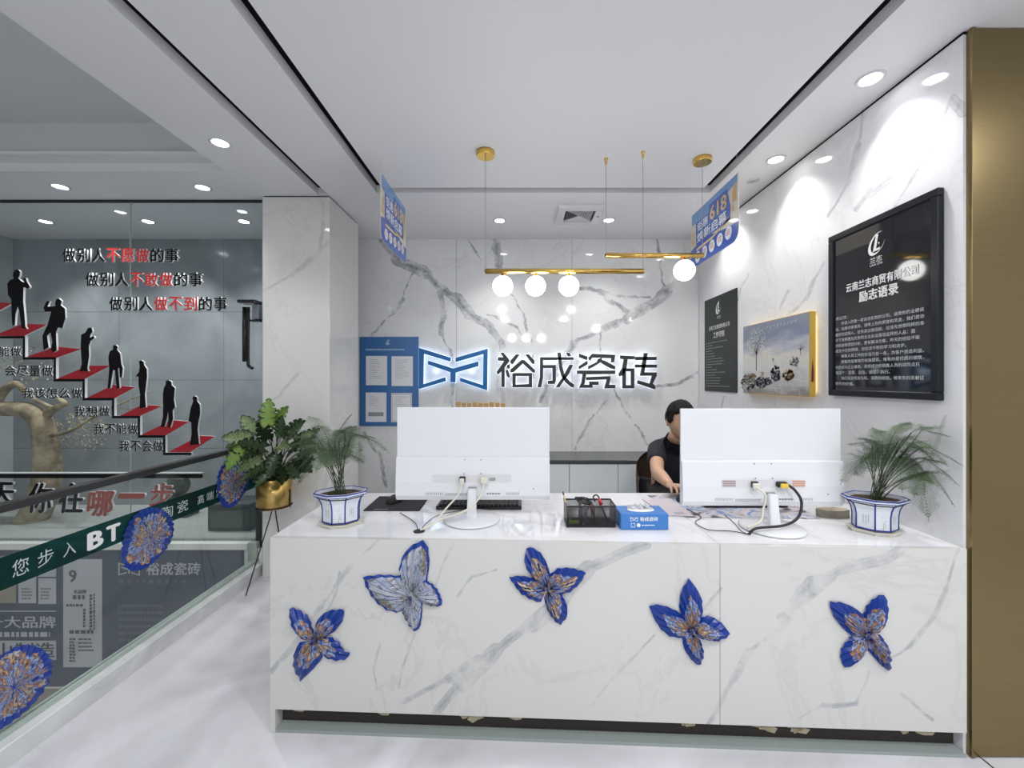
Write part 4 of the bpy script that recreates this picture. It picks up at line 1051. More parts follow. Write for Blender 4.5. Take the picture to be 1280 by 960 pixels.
planter(-.737, 1.722, R(12), .200, .150, 'fern in a blue-edged white porcelain planter at the left end of the desk',
    [(P3(440,517,1.75), P3(418,552,1.73)), (P3(487,566,1.62), P3(440,545,1.68)), (P3(372,606,1.60), P3(398,572,1.66)), (P3(368,538,1.86), P3(400,552,1.78)), (P3(455,580,1.60), P3(428,560,1.66)),
     (P3(385,520,1.9), P3(408,545,1.8)), (P3(470,548,1.85), P3(436,548,1.76)), (P3(395,590,1.55), P3(410,562,1.64)), (P3(352,585,1.75), P3(392,560,1.74)), (P3(446,532,1.6), P3(424,550,1.68)), (P3(360,560,1.9), P3(398,556,1.8))], 0)
planter(1.402, 1.640, R(-14), .205, .155, 'fern in a blue-edged white porcelain planter by the right wall',
    [(P3(1050,606,1.60), P3(1085,568,1.62)), (P3(1061,556,1.66), P3(1090,556,1.64)), (P3(1101,538,1.68), P3(1104,560,1.64)), (P3(1136,528,1.62), P3(1115,548,1.62)), (P3(1188,546,1.50), P3(1140,540,1.56)),
     (P3(1205,583,1.46), P3(1150,560,1.52)), (P3(1200,608,1.44), P3(1148,572,1.52)), (P3(1161,652,1.42), P3(1150,592,1.48)), (P3(1194,634,1.42), P3(1158,590,1.47)), (P3(1128,616,1.5), P3(1122,572,1.56)),
     (P3(1150,600,1.5), P3(1130,565,1.56)), (P3(1172,580,1.52), P3(1138,556,1.56)), (P3(1076,580,1.7), P3(1094,562,1.66)), (P3(1165,560,1.46), P3(1130,548,1.54))], 1)
rp = bpy.data.objects['potted_fern.001']

# ------------------------------------------------------------------ gold planter on a wire stand with split-leaf plant
gx, gy = -1.555, 2.640
gp = thing('gold_plant_stand', (gx, gy, 0), 'gold planter on three thin black legs before the marble pillar', 'plant stand')
MB().lathe((gx, gy, .528), [(.094, 0), (.100, .006), (.100, .182), (.095, .182), (.095, .168)], 40, cap=False).lathe((gx, gy, .526), [(.094, 0), (.094, .003)], 40).obj('pot', gold_pot, gp)
MB().lathe((gx, gy, .66), [(.094, 0), (.094, .01)], 30).obj('soil', soil, gp)
rg = MB(); rg.tube([(gx + .1025*math.cos(a*.2618), gy + .1025*math.sin(a*.2618), .535) for a in range(25)], .003, 6); rg.obj('support_ring', black, gp)
MB().tube([(gx + .103, gy - .002, .52), (gx + .103, gy - .002, .64)], .003, 6).obj('support_post', black, gp)
for ang in (212, 92, -28):
    c, s = math.cos(R(ang)), math.sin(R(ang))
    MB().tube([(gx + .008*c, gy + .008*s, .525), (gx + .020*c, gy + .020*s, .47), (gx + .15*c, gy + .15*s, .003)], .0038, 8).obj('leg', black, gp)
def leaf_mesh(name, notches=4, wd=.8):
    bm = bmesh.new(); N = 26; rows = []
    for i in range(N + 1):
        u = i / N; wv = wd * .5 * (math.sin(math.pi * min(1, .08 + u*.92)) ** .6) * (1 - .25*u)
        cutf = 1.0 if (i % 5) not in (3,) or i < 5 or i > N - 3 else .42
        row = []
        for j, k in enumerate((-1, -.5, 0, .5, 1)):
            kk = k * wv * (cutf if abs(k) == 1 else (min(1, cutf*1.6)))
            row.append(bm.verts.new((kk, u - .12*abs(k)*(1-u) + .10*abs(k)*u*0 - (.12*abs(k) if i == 0 else 0), .10*abs(k)*wd + -.22*u*u + .015*math.sin(i*1.3)*abs(k))))
        rows.append(row)
    for a, b in zip(rows, rows[1:]):
        for j in range(4): f = bm.faces.new((a[j], a[j+1], b[j+1], b[j])); f.smooth = True
    bmesh.ops.solidify(bm, geom=bm.faces[:], thickness=.006)
    me = bpy.data.meshes.new(name); bm.to_mesh(me); bm.free(); return me
LM = {}
for nm, m in (('d', leaf_dark), ('l', leaf_light), ('v', leaf_varieg)):
    LM[nm] = leaf_mesh('leaf'); LM[nm].materials.append(m)
lp_ = thing('split_leaf_plant', (gx, gy, .67), 'bushy green split-leaf plant growing from the gold planter', 'plant')
def add_leaf(px, py, Y, size, direction, kind, roll=0):
    tip = Vector(direction).normalized(); base = at(px, py, Y)
    z_ = Vector((.1 + .3*math.sin(roll), -.75, .65)).normalized(); z_ = (z_ - tip*z_.dot(tip)).normalized(); x_ = tip.cross(z_)
    M_ = Matrix((x_, tip, z_)).transposed().to_4x4(); M_.translation = base
    o = bpy.data.objects.new('leaf', LM[kind]); COL.objects.link(o); o.parent = lp_; o.matrix_parent_inverse = Matrix.Translation(-Vector(lp_.location))
    o.matrix_basis = M_ @ Matrix.Scale(size, 4)
    root = Vector((gx + rnd.uniform(-.03, .03), gy + rnd.uniform(-.03, .03), .672))
    MB().tube(smooth_path([root, root.lerp(base, .55) + ZV*.04, base], 5), .0028, 6).obj('petiole', fern_stem, lp_)
big = [(336,530,2.50,.155,(0,-.1,1),'l',0), (345,528,2.56,.12,(.5,0,.8),'l',.5), (312,548,2.44,.15,(-.9,-.2,.15),'v',.3), (318,540,2.5,.13,(-.6,0,.8),'v',-.4), (302,562,2.40,.14,(-.55,-.3,-.8),'l',.5),
       (352,545,2.48,.13,(.2,-.5,.9),'d',0), (330,560,2.45,.14,(-.4,-.5,.3),'d',1), (345,570,2.42,.14,(.1,-.6,-.5),'d',.2), (365,560,2.5,.14,(.8,-.2,.3),'d',-.5), (360,545,2.56,.13,(.6,0,.9),'d',.7),
       (372,575,2.48,.13,(.8,-.4,-.4),'d',0), (325,575,2.46,.13,(-.7,-.4,-.3),'v',.3), (355,585,2.46,.12,(.3,-.7,-.5),'d',1), (335,548,2.52,.13,(-.2,-.3,.8),'d',-.6), (378,550,2.6,.12,(.7,.2,.6),'d',.2),
       (340,590,2.45,.12,(-.3,-.8,-.4),'d',.2), (350,557,2.40,.13,(.5,-.6,.1),'v',-.3), (318,562,2.5,.12,(-.8,.1,.1),'d',.5)]
for i in range(16):
    a = rnd.uniform(0, 6.28); big.append((345 + 30*math.cos(a), 563 + 24*math.sin(a), 2.42 + .24*rnd.random(), .10 + .04*rnd.random(), (math.cos(a), -.3, -.6*math.sin(a) + .2), 'd' if i % 4 else 'v', rnd.uniform(-1, 1)))
for b_ in big: add_leaf(*b_)

# ------------------------------------------------------------------ hanging sale posters
def poster(X, Y0, Y1, zt, zb, label, facing, anchor):
    """flat board hanging lengthwise into the room; facing = -1 shows its print to the left, +1 to the right"""
    t = thing('hanging_poster', (X, (Y0+Y1)/2, zt), label, 'poster', 'hanging sale posters')
    Wd = Y1 - Y0; Hh = zt - zb; th = .004
    # reading direction seen from the camera side
    rd = YV * (1 if facing > 0 else -1); o = Vector((X + facing*(th/2 + .0008), Y0 if facing > 0 else Y1, zb))
    def Q(u, v, k=0): return o + rd*(u*Wd) + ZV*(v*Hh) + XV*facing*k*.0007
    def outline(x0=0, x1=1, y0=0, y1=1, rad=.0, n=6):
        pts = []
        for cx_, cy_, a0 in ((x0 + rad, y0 + rad*Wd/Hh, 180), (x1 - rad, y0 + rad*Wd/Hh, 270)):
            for i in range(n + 1):
                a = R(a0 + 90*i/n); pts.append((cx_ + rad*math.cos(a), cy_ + rad*Wd/Hh*math.sin(a)))
        return pts + [(x1, y1), (x0, y1)]
    blue_d = mat('poster_blue', (.02, .09, .48), .2, coat=.5); cream = mat('poster_cream', (.70, .66, .58), .3, coat=.5); sky = mat('poster_sky', (.12, .30, .62), .3, coat=.5)
    MB().poly([Vector((X - facing*th/2, p.y, p.z)) for p in [Q(u, v) for u, v in outline(rad=.10)]], thick=(facing*th, 0, 0)).obj('board', cream, t)
    def lay(pts, m, k, nm='print'): MB().poly([Q(u, v, k) for u, v in pts]).obj(nm, m, t)
    lay([(.02, .99), (.80, .99), (.98, .99), (.98, .88), (.7, .80), (.1, .78), (.02, .80)], sky, 1)
    wave = [(i/20, .34 + .06*math.sin(i/20*5)) for i in range(21)]
    lay([p for p in outline(rad=.10) if p[1] < .5][:14] + list(reversed(wave)), blue_d, 1)
    lay([(.13, .38), (.86, .38), (.86, .60), (.80, .90), (.45, .90), (.43, .78), (.13, .78)], blue_d, 2)
    gold_t = mat('poster_gold', (.75, .55, .25), .35); wt = mat('poster_white', (.80, .85, .92), .35)
    text('lettering', '钜惠', Q(.16, .60, 3), rd, ZV, Wd*.26, Hh*.16, wt, t, .02)
    text('lettering', '618', Q(.46, .61, 3), rd, ZV, Wd*.34, Hh*.24, gold_t, t, .03)
    text('lettering', '焕新启幕', Q(.16, .40, 3), rd, ZV, Wd*.64, Hh*.18, wt, t, .02)
    c_ = MB()
    for i in range(5):
        ctr = Q(.17 + i*.165, .15 + .012*i, 2)
        c_.poly([ctr + rd*(.062*Wd*math.cos(a*.3142)) + ZV*(.062*Wd*math.sin(a*.3142)) for a in range(20)])
    c_.obj('round_badges', wt, t)
    s_ = MB()
    for i in range(5):
        ctr = Q(.17 + i*.165, .15 + .012*i, 3)
        for j in range(3): s_.poly([ctr + rd*(-.035*Wd) + ZV*(.012*(j-1)), ctr + rd*(.035*Wd) + ZV*(.012*(j-1)), ctr + rd*(.035*Wd) + ZV*(.012*(j-1) + .006), ctr + rd*(-.035*Wd) + ZV*(.012*(j-1) + .006)])
    s_.obj('badge_print', mat('poster_rust', (.55, .20, .12), .5), t)['kind'] = 'stuff'
    f_ = MB()    # stylised bands at the sides
    for u, v, a, b in ((.02, .42, .08, .10), (.05, .55, .05, .12), (.90, .62, .07, .26), (.88, .48, .05, .10)): f_.poly([Q(u, v, 2), Q(u + a, v, 2), Q(u + a*.8, v + b, 2), Q(u + a*.1, v + b*.9, 2)])
    f_.obj('side_print', mat('poster_ochre', (.68, .45, .18), .4), t)
    r_ = MB(); r_.poly([Q(.14, .27, 2), Q(.5, .29, 2), Q(.86, .40, 2), Q(.86, .43, 2), Q(.5, .33, 2), Q(.14, .31, 2)]); r_.obj('ribbon_print', gold_t, t)
    for yy, ya in ((Y0 + .02, anchor[0]), (Y1 - .02, anchor[1])):
        MB().tube([(X, yy, zt - .004), (X, yy, CEIL)], .0006, 5).obj('hanging_string', paper, t)
poster(1.192 - .01, 2.24, 2.85, at(0, 216, 2.25).z, at(0, 300, 2.25).z, 'blue sale poster hanging at the right, beside the single-globe lamp', -1, (0, 0))
# print seen from the left reads towards the camera side
poster(-.768, 2.305, 2.81, 2.482, 2.112, 'blue sale poster hanging at the left, seen nearly edge-on', 1, (0, 0))

# ------------------------------------------------------------------ right wall: dark sign, painting, framed motto
def wl(px, py, X=RW): return atx(px, py, X)
RD = -YV   # reading direction on the right wall (towards the camera)
def on_wall(name, y0, y1, z0, z1, t, m, parent, bevel=0): return MB().box((RW - t, y0, z0), (RW - .0005, y1, z1), bevel=bevel).obj(name, m, parent)
dark = mat('dark_sign_face', (.020, .025, .026), .4, spec=.3)
sg_ = thing('dark_rules_sign', (RW - .005, 3.26, 1.62), 'plain dark grey rules sign at the far end of the right wall', 'sign')
on_wall('board', 3.004, 3.52, 1.238, 1.996, .008, dark, sg_)
ox_ = RW - .0095
emblem((ox_, 3.27, 1.90), RD, ZV, .10, white_print, sg_)
text('lettering', '兰志', (ox_, 3.30, 1.815), RD, ZV, .06, .022, white_print, sg_)
text('lettering', '云南兰志商贸有限公司', (ox_, 3.44, 1.735), RD, ZV, .34, .034, white_print, sg_, .01)
text('lettering', '工作守则', (ox_, 3.36, 1.665), RD, ZV, .18, .05, white_print, sg_, .02)
bb_ = MB(); bars(bb_, (ox_, 3.49, 1.63), RD, ZV, .40, 17, .022, .006, 21, .8, .75); bb_.obj('small_print', mat('dim_print', (.32, .33, .33), .6), sg_)

pt = thing('lit_painting', (RW - .02, 2.52, 1.47), 'lit winter tree painting in a thick gold frame on the right wall', 'painting')
py0, py1, pz0, pz1, ptk = 2.193, 2.843, 1.241, 1.694, .046
goldf = mat('gold_frame', (.62, .42, .09), .3, .4)
MB().box((RW - ptk, py0, pz0), (RW - .012, py1, pz1), bevel=.002).obj('frame', goldf, pt)
MB().box((RW - .0115, py0 + .02, pz0 + .02), (RW - .001, py1 - .02, pz1 - .02)).obj('back_light', mat('warm_led', (1, .85, .5), .5, emit=(1, .78, .38), es=1.3), pt)
on = RW - ptk
cm = mat('winter_painting', (.5, .5, .55), .35); t = NT(cm); sp = t.n('ShaderNodeSeparateXYZ'); t.l(t.coords(), sp.inputs[0])
zn = t.math('DIVIDE', t.math('SUBTRACT', sp.outputs[2], pz0), pz1 - pz0)
mp = t.n('ShaderNodeMapping'); mp.inputs['Scale'].default_value = (1, 4, 16); t.l(t.coords(), mp.inputs[0]); nz = t.noise(1.5, 5, .6, mp.outputs[0])
zz_ = t.math('ADD', zn, t.math('MULTIPLY', t.math('SUBTRACT', nz.outputs['Fac'], .5), .45))
t.l(t.ramp(zz_, [(0, (.26, .25, .23)), (.15, (.50, .49, .47)), (.35, (.62, .62, .61)), (.52, (.68, .66, .58)), (.66, (.42, .44, .52)), (.82, (.20, .24, .34)), (1, (.26, .29, .36))]), t.b.inputs['Base Color'])
cv = MB().box((on - .002, py0 + .004, pz0 + .004), (on + .001, py1 - .004, pz1 - .004)).obj('canvas', cm, pt)
def pc(u, v, k=1): return Vector((on - .0025 - .0006*k, py1 - u*(py1 - py0), pz0 + v*(pz1 - pz0)))
ink = mat('paint_ink', (.06, .055, .06), .5); wht = mat('paint_white', (.78, .77, .72), .5); r8 = random.Random(8)
tr_ = MB()
def ribbon(mb, a, b, w0, w1, k=1):
    A_, B_ = pc(*a, k), pc(*b, k); d = (B_ - A_).normalized(); s = Vector((0, -d.z, d.y)); mb.poly([A_ - s*w0, A_ + s*w0, B_ + s*w1, B_ - s*w1])
ribbon(tr_, (.25, .33), (.25, .60), .004, .003)
for i in range(14):
    a = R(25 + 130*i/13); l = .11 + .10*r8.random(); ribbon(tr_, (.25, .52 + .08*r8.random()), (.25 + l*math.cos(a)*.75, .60 + l*math.sin(a)*1.35), .0016, .0006)
for u, v, s in ((.90, .50, .08), (.52, .44, .03)):
    ribbon(tr_, (u, v), (u - s*.1, v + s), .002, .001)
    for i in range(8): a = R(20 + 140*i/7); ribbon(tr_, (u, v + s*.7), (u + s*.6*math.cos(a), v + s*.7 + s*math.sin(a)), .0009, .0005)
tr_.obj('painted_tree', ink, cv)
def dots(mb, cu, cv_, ru, rv, n, s, k=2):
    for i in range(n):
        a = r8.uniform(0, 6.28); q = math.sqrt(r8.random()); c = pc(cu + ru*q*math.cos(a), cv_ + rv*q*math.sin(a), k); ss = s*(.5 + r8.random())
        mb.poly([c + Vector((0, ss*math.cos(j*1.047), ss*math.sin(j*1.047))) for j in range(6)])
bl = MB(); dots(bl, .25, .74, .165, .20, 330, .0028); dots(bl, .10, .16, .11, .10, 160, .003, 3); dots(bl, .90, .60, .05, .08, 30, .002); bl.obj('painted_blossom', wht, cv)['kind'] = 'stuff'
b2 = MB(); dots(b2, .10, .15, .13, .12, 150, .010, 1); b2.obj('painted_bush', mat('bush_grey', (.30, .31, .31), .5), cv)['kind'] = 'stuff'
b3 = MB(); dots(b3, .33, .16, .09, .08, 120, .006, 2); dots(b3, .56, .28, .07, .10, 90, .006, 2); dots(b3, .45, .18, .06, .05, 50, .005, 2); dots(b3, .82, .42, .06, .06, 60, .004, 2); b3.obj('painted_foliage', mat('foliage_slate', (.10, .12, .15), .5), cv)['kind'] = 'stuff'
b4 = MB(); dots(b4, .74, .26, .08, .07, 110, .006, 2); dots(b4, .20, .26, .05, .03, 40, .005, 2); dots(b4, .35, .28, .03, .03, 20, .004, 2); b4.obj('painted_flowers', mat('flower_peach', (.62, .45, .27), .5), cv)['kind'] = 'stuff'
b5 = MB()
for i in range(9): ribbon(b5, (.42 + .05*i + .02*r8.random(), .92 - .03*r8.random()), (.45 + .05*i, .93), .0015, .001, 2)
for i in range(14):
    u = .42 + .5*r8.random(); v = .06 + .36*r8.random(); ribbon(b5, (u, v), (u + .10, v - .002), .0009, .0009, 2); ribbon(b5, (u + .10, v), (u + .11 + .02*r8.random(), v - .08), .0009, .0009, 2)
b5.obj('painted_highlights', wht, cv)['kind'] = 'stuff'
MB().poly([(on + .008, py0 - .0006, 1.32), (on + .020, py0 - .0006, 1.32), (on + .022, py0 - .0006, 1.37), (on + .016, py0 - .0006, 1.44), (on + .010, py0 - .0006, 1.37)], thick=(0, -.001, 0)).obj('side_mark', mat('dark_red_mark', (.12, .02, .02), .5), pt)

fr = thing('framed_motto', (RW - .02, 1.81, 1.65), 'large black framed motto with white text nearest the brass column', 'framed sign')
fy0, fy1, fz0_, fz1_, ft, fw = 1.541, 2.09, 1.253, 2.045, .026, .030
on_wall('backing', fy0 + .01, fy1 - .01, fz0_ + .01, fz1_ - .01, .012, black, fr)
fm_ = mat('frame_black', (.010, .012, .017), .35, spec=.3)
for a, b in (((fy0, fz0_), (fy1, fz0_ + fw)), ((fy0, fz1_ - fw), (fy1, fz1_)), ((fy0, fz0_ + fw), (fy0 + fw, fz1_ - fw)), ((fy1 - fw, fz0_ + fw), (fy1, fz1_ - fw))):
    MB().box((RW - ft, a[0], a[1]), (RW - .0005, b[0], b[1]), bevel=.003).obj('frame_rail', fm_, fr)
MB().box((RW - .0165, fy0 + fw, fz0_ + fw), (RW - .0125, fy1 - fw, fz1_ - fw)).obj('glossy_print', mat('gloss_print_black', (.012, .013, .015), .06), fr)
of = RW - .0175
def fz(v): return fz0_ + v
emblem((of, 1.815, 1.925), RD, ZV, .095, white_print, fr)
text('lettering', '兰志', (of, 1.85, 1.845), RD, ZV, .062, .026, white_print, fr)
text('lettering', 'LAN ZHI', (of, 1.85, 1.832), RD, ZV, .062, .009, white_print, fr)
text('lettering', '云南兰志商贸有限公司', (of, 1.985, 1.745), RD, ZV, .36, .042, white_print, fr, .03)
text('lettering', '励志语录', (of, 1.91, 1.685), RD, ZV, .20, .050, white_print, fr, .04)
lines = ['请记住：', '　　你进入的是一家讲求实效的公司，请用你的业绩说', '话，如果你够高尚，请带上你的荣誉和奖金，我们是你', '最好的证明人。在你发出抱怨前，应该先想想同样的条', '件下发挥更加优秀的企业永远喜欢这样的人品：面', '对挑战做原因分析，更有解决方案，昨天的经验不能',
         '成为今天的障碍，你应该不断的学习和进步。', '　　销售人员工作的价值只有一条，为客户创造利益。', '　　顾客的是跟我的标准提供，唯有你是优质的销售，', '你的成功企业最高，全部成功的销售人员的共同点只', '有四个：坚韧、自信、诚信、执行。', '　　我们无法预测为何，消费和经验，唯有你的贡献证', '明你的价值。']
dimw = mat('soft_white_print', (.62, .64, .66), .5)
for i, ln in enumerate(lines):
    ind = .036 if ln[0] == '　' else 0; body = ln.strip('　'); text('lettering', body, (of, 2.050 - ind, 1.622 - i*.0265), RD, ZV, len(body)*.0187, .0165, dimw, fr)

# ------------------------------------------------------------------ show window lettering, stairs and figures (mounted on the glass)
YG = GY - .030
def G_(px, py): return at(px, py, YG)
black_front = mat('black_acrylic', (.004, .004, .005), .5, spec=.15); white_edge = mat('white_edge', (.75, .77, .78), .4)
def line_sign(parts, x0, x1, ytop, ybot, label, depth=.012, bold=.02):
    c = G_((x0+x1)/2, (ytop+ybot)/2); t = thing('window_slogan', c, label, 'lettering', 'slogans on the show window')
    n = sum(len(b) for b, m in parts); adv = (x1 - x0) / n; k = 0
    for body, m in parts:
        for ch in body:
            o = G_(x0 + k*adv, ybot); e = G_(x0 + (k + .90)*adv, ytop)
            text('letter', ch, (o.x, GY - .005, o.z), XV, ZV, e.x - o.x, e.z - o.z, m, t, bold, depth, white_edge); k += 1
    return t
line_sign([('做别人', black_front), ('不愿做', redtext), ('的事', black_front)], 75, 223, 309.5, 327, 'topmost slogan on the show window, black with red middle characters')
line_sign([('做别人', black_front), ('不敢做', redtext), ('的事', black_front)], 104, 253, 340, 357.5, 'second slogan from the top on the show window')
line_sign([('做别人', black_front), ('做不到', redtext), ('的事', black_front)], 134, 284, 370.5, 388, 'third slogan on the show window, just above the figures')
for nth, (body, x0_, x1_, y0_, y1_) in enumerate((('我能做', -20, 22, 433, 445), ('会尽量做', 2, 62, 457, 470), ('我该怎么做', 24, 99, 485, 498), ('我想做', 89, 134, 508, 521), ('我不能做', 114, 169, 530, 543), ('我不会做', 146, 201, 551, 565))):
    line_sign([(body, black_front)], x0_, x1_ + 2, y0_, y1_, 'small black words under the red steps, %s' % ('topmost row, cut by the left edge', 'second row down', 'third row down, of five characters', 'fourth row down, of three characters', 'second row from the bottom', 'lowest row')[nth], .008, .012)
bt = line_sign([('今天', black_front)], -55, 20, 603, 632, 'large brush-style question along the bottom of the show window', .014, .03)
def add_big(body, m, x0, x1, y0, y1, shear=.12):
    o = G_(x0, y1); e = G_(x1, y0); text('letter', body, (o.x, GY - .005, o.z), XV, ZV, e.x - o.x, e.z - o.z, m, bt, .03, .014, white_edge, shear)
rust = mat('rust_red', (.34, .07, .05), .4)
add_big('你', black_front, 30, 61, 604, 642); add_big('在', black_front, 69, 101, 604, 642); add_big('哪', rust, 105, 138, 614, 646); add_big('一', rust, 145, 179, 617, 624); add_big('步', rust, 184, 213, 604, 634)
bs = MB(); a = G_(-60, 598); b = G_(250, 592.5); bs.box((a.x, GY - .024, a.z), (b.x, GY - .005, b.z)); u_ = MB().box((a.x, GY - .024, b.z + .0005), (b.x + .004, GY - .005, b.z + .008)).obj('white_edge_strip', white_edge, None)
bso = bs.obj('black_bar', black_front, bt); u_.parent = bt; u_.matrix_parent_inverse = Matrix.Translation(-Vector(bt.location))

sc_ = thing('stair_graphic', G_(120, 490), 'red stepped staircase graphic with black outline on the show window', 'wall graphic')
treads = [[(-40,392),(-12,377),(14,379),(-10,392)], [(-10,419.5),(28,404.5),(58,405.5),(28,420)], [(31,446),(70,433),(101,436),(68,447.7)], [(69,473.8),(109,457),(137,457),(104,474)], [(106,498),(141,481),(168,484),(142,498)],
          [(148.6,520),(177,505.7),(202,507.4),(173.8,520)], [(175,544),(214,525),(235.7,527),(207,544)], [(209,565.4),(249,544.6),(268,545.7),(236.6,565.4)]]
for tr in treads:
    MB().poly([Vector((G_(x, y).x, GY - .024, G_(x, y).z)) for x, y in tr], red, (0, .012, 0), white_edge).obj('red_tread', None, sc_)
steps = [(-10, 421.5), (28.6, 421.5), (28.6, 448), (67.3, 448), (67.3, 475.3), (103.4, 475.3), (103.4, 499), (140.3, 499), (140.3, 521.4), (172.7, 521.4), (172.7, 545.7), (204.4, 545.7), (204.4, 567.5), (237, 567.5)]
for a, b in zip(steps, steps[1:]):
    if a[1] == b[1]: q = [(a[0]-1.5, a[1]-1.6), (b[0]+1.5, b[1]-1.6), (b[0]+1.5, b[1]+1.6), (a[0]-1.5, a[1]+1.6)]
    else: q = [(a[0]-1.5, a[1]+1.7), (a[0]+1.5, a[1]+1.7), (b[0]+1.5, b[1]-1.7), (b[0]-1.5, b[1]-1.7)]
    MB().poly([Vector((G_(x, y).x, GY - .024, G_(x, y).z)) for x, y in q], black_front, (0, .018, 0), white_edge).obj('step_outline', None, sc_)
FIG = [((0,330),3.84,'suited figure at the top of the steps, hand raised to its head', [(70,45),(78,30),(92,27),(103,37),(102,55),(94,70),(108,82),(122,90),(118,70),(130,68),(135,85),(150,110),(143,120),(120,112),(118,180),(125,250),(128,300),(135,312),(110,308),(100,230),(92,205),(82,240),(78,295),(66,297),(62,230),(60,170),(45,150),(42,95),(55,78),(74,72),(68,58)]),
 ((0,330),3.84,'striding figure with one fist raised, second from the top', [(270,190),(275,172),(288,165),(302,178),(298,198),(318,215),(320,260),(305,310),(285,305),(275,330),(278,415),(262,425),(250,410),(258,375),(248,330),(232,345),(240,400),(215,415),(210,345),(235,290),(252,230),(222,230),(215,210),(230,180),(245,178),(235,205),(255,205),(272,203)]),
 ((0,330),3.84,'figure with bowed head looking at its hand, third from the top', [(395,340),(415,330),(428,308),(445,305),(450,325),(440,340),(438,355),(455,345),(460,355),(440,370),(432,395),(434,440),(425,500),(430,515),(388,515),(398,480),(393,400)]),
 ((0,330),3.84,'figure carrying a briefcase with legs apart, fourth from the top', [(548,410),(548,393),(560,388),(570,397),(567,412),(582,430),(588,480),(595,500),(590,545),(580,545),(578,500),(572,500),(580,595),(565,600),(557,510),(548,510),(535,595),(522,598),(530,500),(525,450),(532,420)]),
 ((130,370),4.57,'slim figure with folded arms, third from the bottom', [(208,390),(205,375),(218,367),(233,375),(235,395),(250,415),(252,460),(246,510),(240,560),(245,635),(210,645),(212,560),(203,510),(203,460),(185,460),(205,435),(210,405)]),
 ((130,370),4.57,'broad figure in a long jacket, second from the bottom', [(358,505),(358,487),(373,480),(390,488),(392,508),(410,525),(405,590),(412,635),(398,650),(400,700),(385,750),(372,750),(373,660),(365,700),(352,745),(330,748),(342,690),(343,640),(342,560),(348,525)]),
 ((130,370),4.57,'figure standing alone on the lowest red step', [(515,600),(510,580),(522,570),(537,578),(537,600),(553,620),(555,670),(545,720),(540,760),(548,845),(495,850),(505,790),(503,720),(488,715),(500,640)])]
for o, s, lab, pl_ in FIG:
    pts = [(o[0] + x/s, o[1] + y/s) for x, y in pl_]
    P_ = [Vector((G_(x, y).x, GY - .038, G_(x, y).z)) for x, y in pts]
    ob = MB().poly(P_, black_front, (0, .0125, 0), white_edge).obj('silhouette_figure', None)
    tag(ob, 'black ' + lab, 'cut-out figure', 'black cut-out figures on the steps')

# ------------------------------------------------------------------ inside the show window
gb = MB().box((-4.44, GY + .02, ZS + .0005), (-1.75, BW - .001, ZS + .02)).obj('gravel_bed', grey_stone); tag(gb, 'pale gravel bed along the show window floor', 'gravel', kind='stuff')
tree = thing('driftwood_tree', at(40, 650, 3.25), 'twisted pale driftwood tree inside the show window', 'tree')
def W(px, py, Y=3.25): return at(px, py, Y)
MB().tube(smooth_path([W(25, 668), W(45, 640), W(58, 600), W(58, 560), W(50, 525), W(30, 512), W(-5, 510), W(-40, 495)], 6), [.10 - .0013*i for i in range(43)], 14).obj('trunk', woodm, tree)
MB().tube(smooth_path([W(50, 535), W(62, 515), W(80, 505, 3.2), W(72, 498, 3.2)], 6), [.035 - .0012*i for i in range(19)], 10).obj('branch', woodm, tree)
MB().tube(smooth_path([W(-10, 512), W(5, 488), W(20, 480), W(28, 486), W(45, 500), W(72, 512)], 6), [.035 - .0008*i for i in range(31)], 10).obj('branch', woodm, tree)
MB().tube(smooth_path([W(60, 545), W(85, 540, 3.15), W(120, 520, 3.15), W(150, 505, 3.15), W(190, 488, 3.15)], 6), [.016 - .0005*i for i in range(25)], 8).obj('branch', woodm, tree)
MB().tube(smooth_path([W(140, 508, 3.15), W(165, 512, 3.15), W(200, 506, 3.15)], 6), [.006 - .0003*i for i in range(13)], 8).obj('branch', woodm, tree)
rf = MB(); r9 = random.Random(9)
for i in range(900):
    a = r9.uniform(0, 6.28); q = r9.random() ** .5; cx_, cz_ = (100, 540) if i < 620 else (35, 455)
    p = W(cx_ + 38*q*math.cos(a), cz_ + 24*q*math.sin(a), 3.2 + .2*r9.random()); s = .010; d = Vector((r9.uniform(-1, 1), r9.uniform(-1, 1), r9.uniform(-1, 1))).normalized()*s; e = d.cross(ZV).normalized()*s*.5
    rf.poly([p, p + d + e, p + d*2, p + d - e])
tag(rf.obj('dried_foliage', mat('dried_leaf', (.36, .30, .18), .7), tree), kind='stuff')
# black bent fitting on the show window near the pillar
bk = thing('black_door_pull', at(310, 415, GY - .05), 'black tubular hook fitting high on the show window by the pillar', 'fitting')
def K(px, py, Y=GY - .05): return at(px, py, Y)
MB().box((K(302, 0).x, GY - .10, K(0, 380).z), (K(324, 0).x, GY - .006, K(0, 376).z), bevel=.004).obj('top_bracket', black_gloss, bk)
MB().box((K(316, 0).x, GY - .06, K(0, 399).z), (K(324, 0).x, GY - .006, K(0, 380.5).z), bevel=.003).obj('mounting_block', mat('fitting_grey', (.18, .2, .22), .4), bk)
MB().box((K(313, 0).x, GY - .055, K(0, 402).z), (K(325, 0).x, GY - .01, K(0, 399.5).z)).obj('lower_bracket', black_gloss, bk)
MB().tube([K(305.5, 384), K(305.5, 452)], .013, 14).obj('pull_bar', black_gloss, bk)
MB().tube(smooth_path([K(310.5, 384, GY - .02), K(310, 450, GY - .02), K(312, 458, GY - .02), K(316, 460.5, GY - .02)], 5), .010, 12).obj('hook_bar', black_gloss, bk)
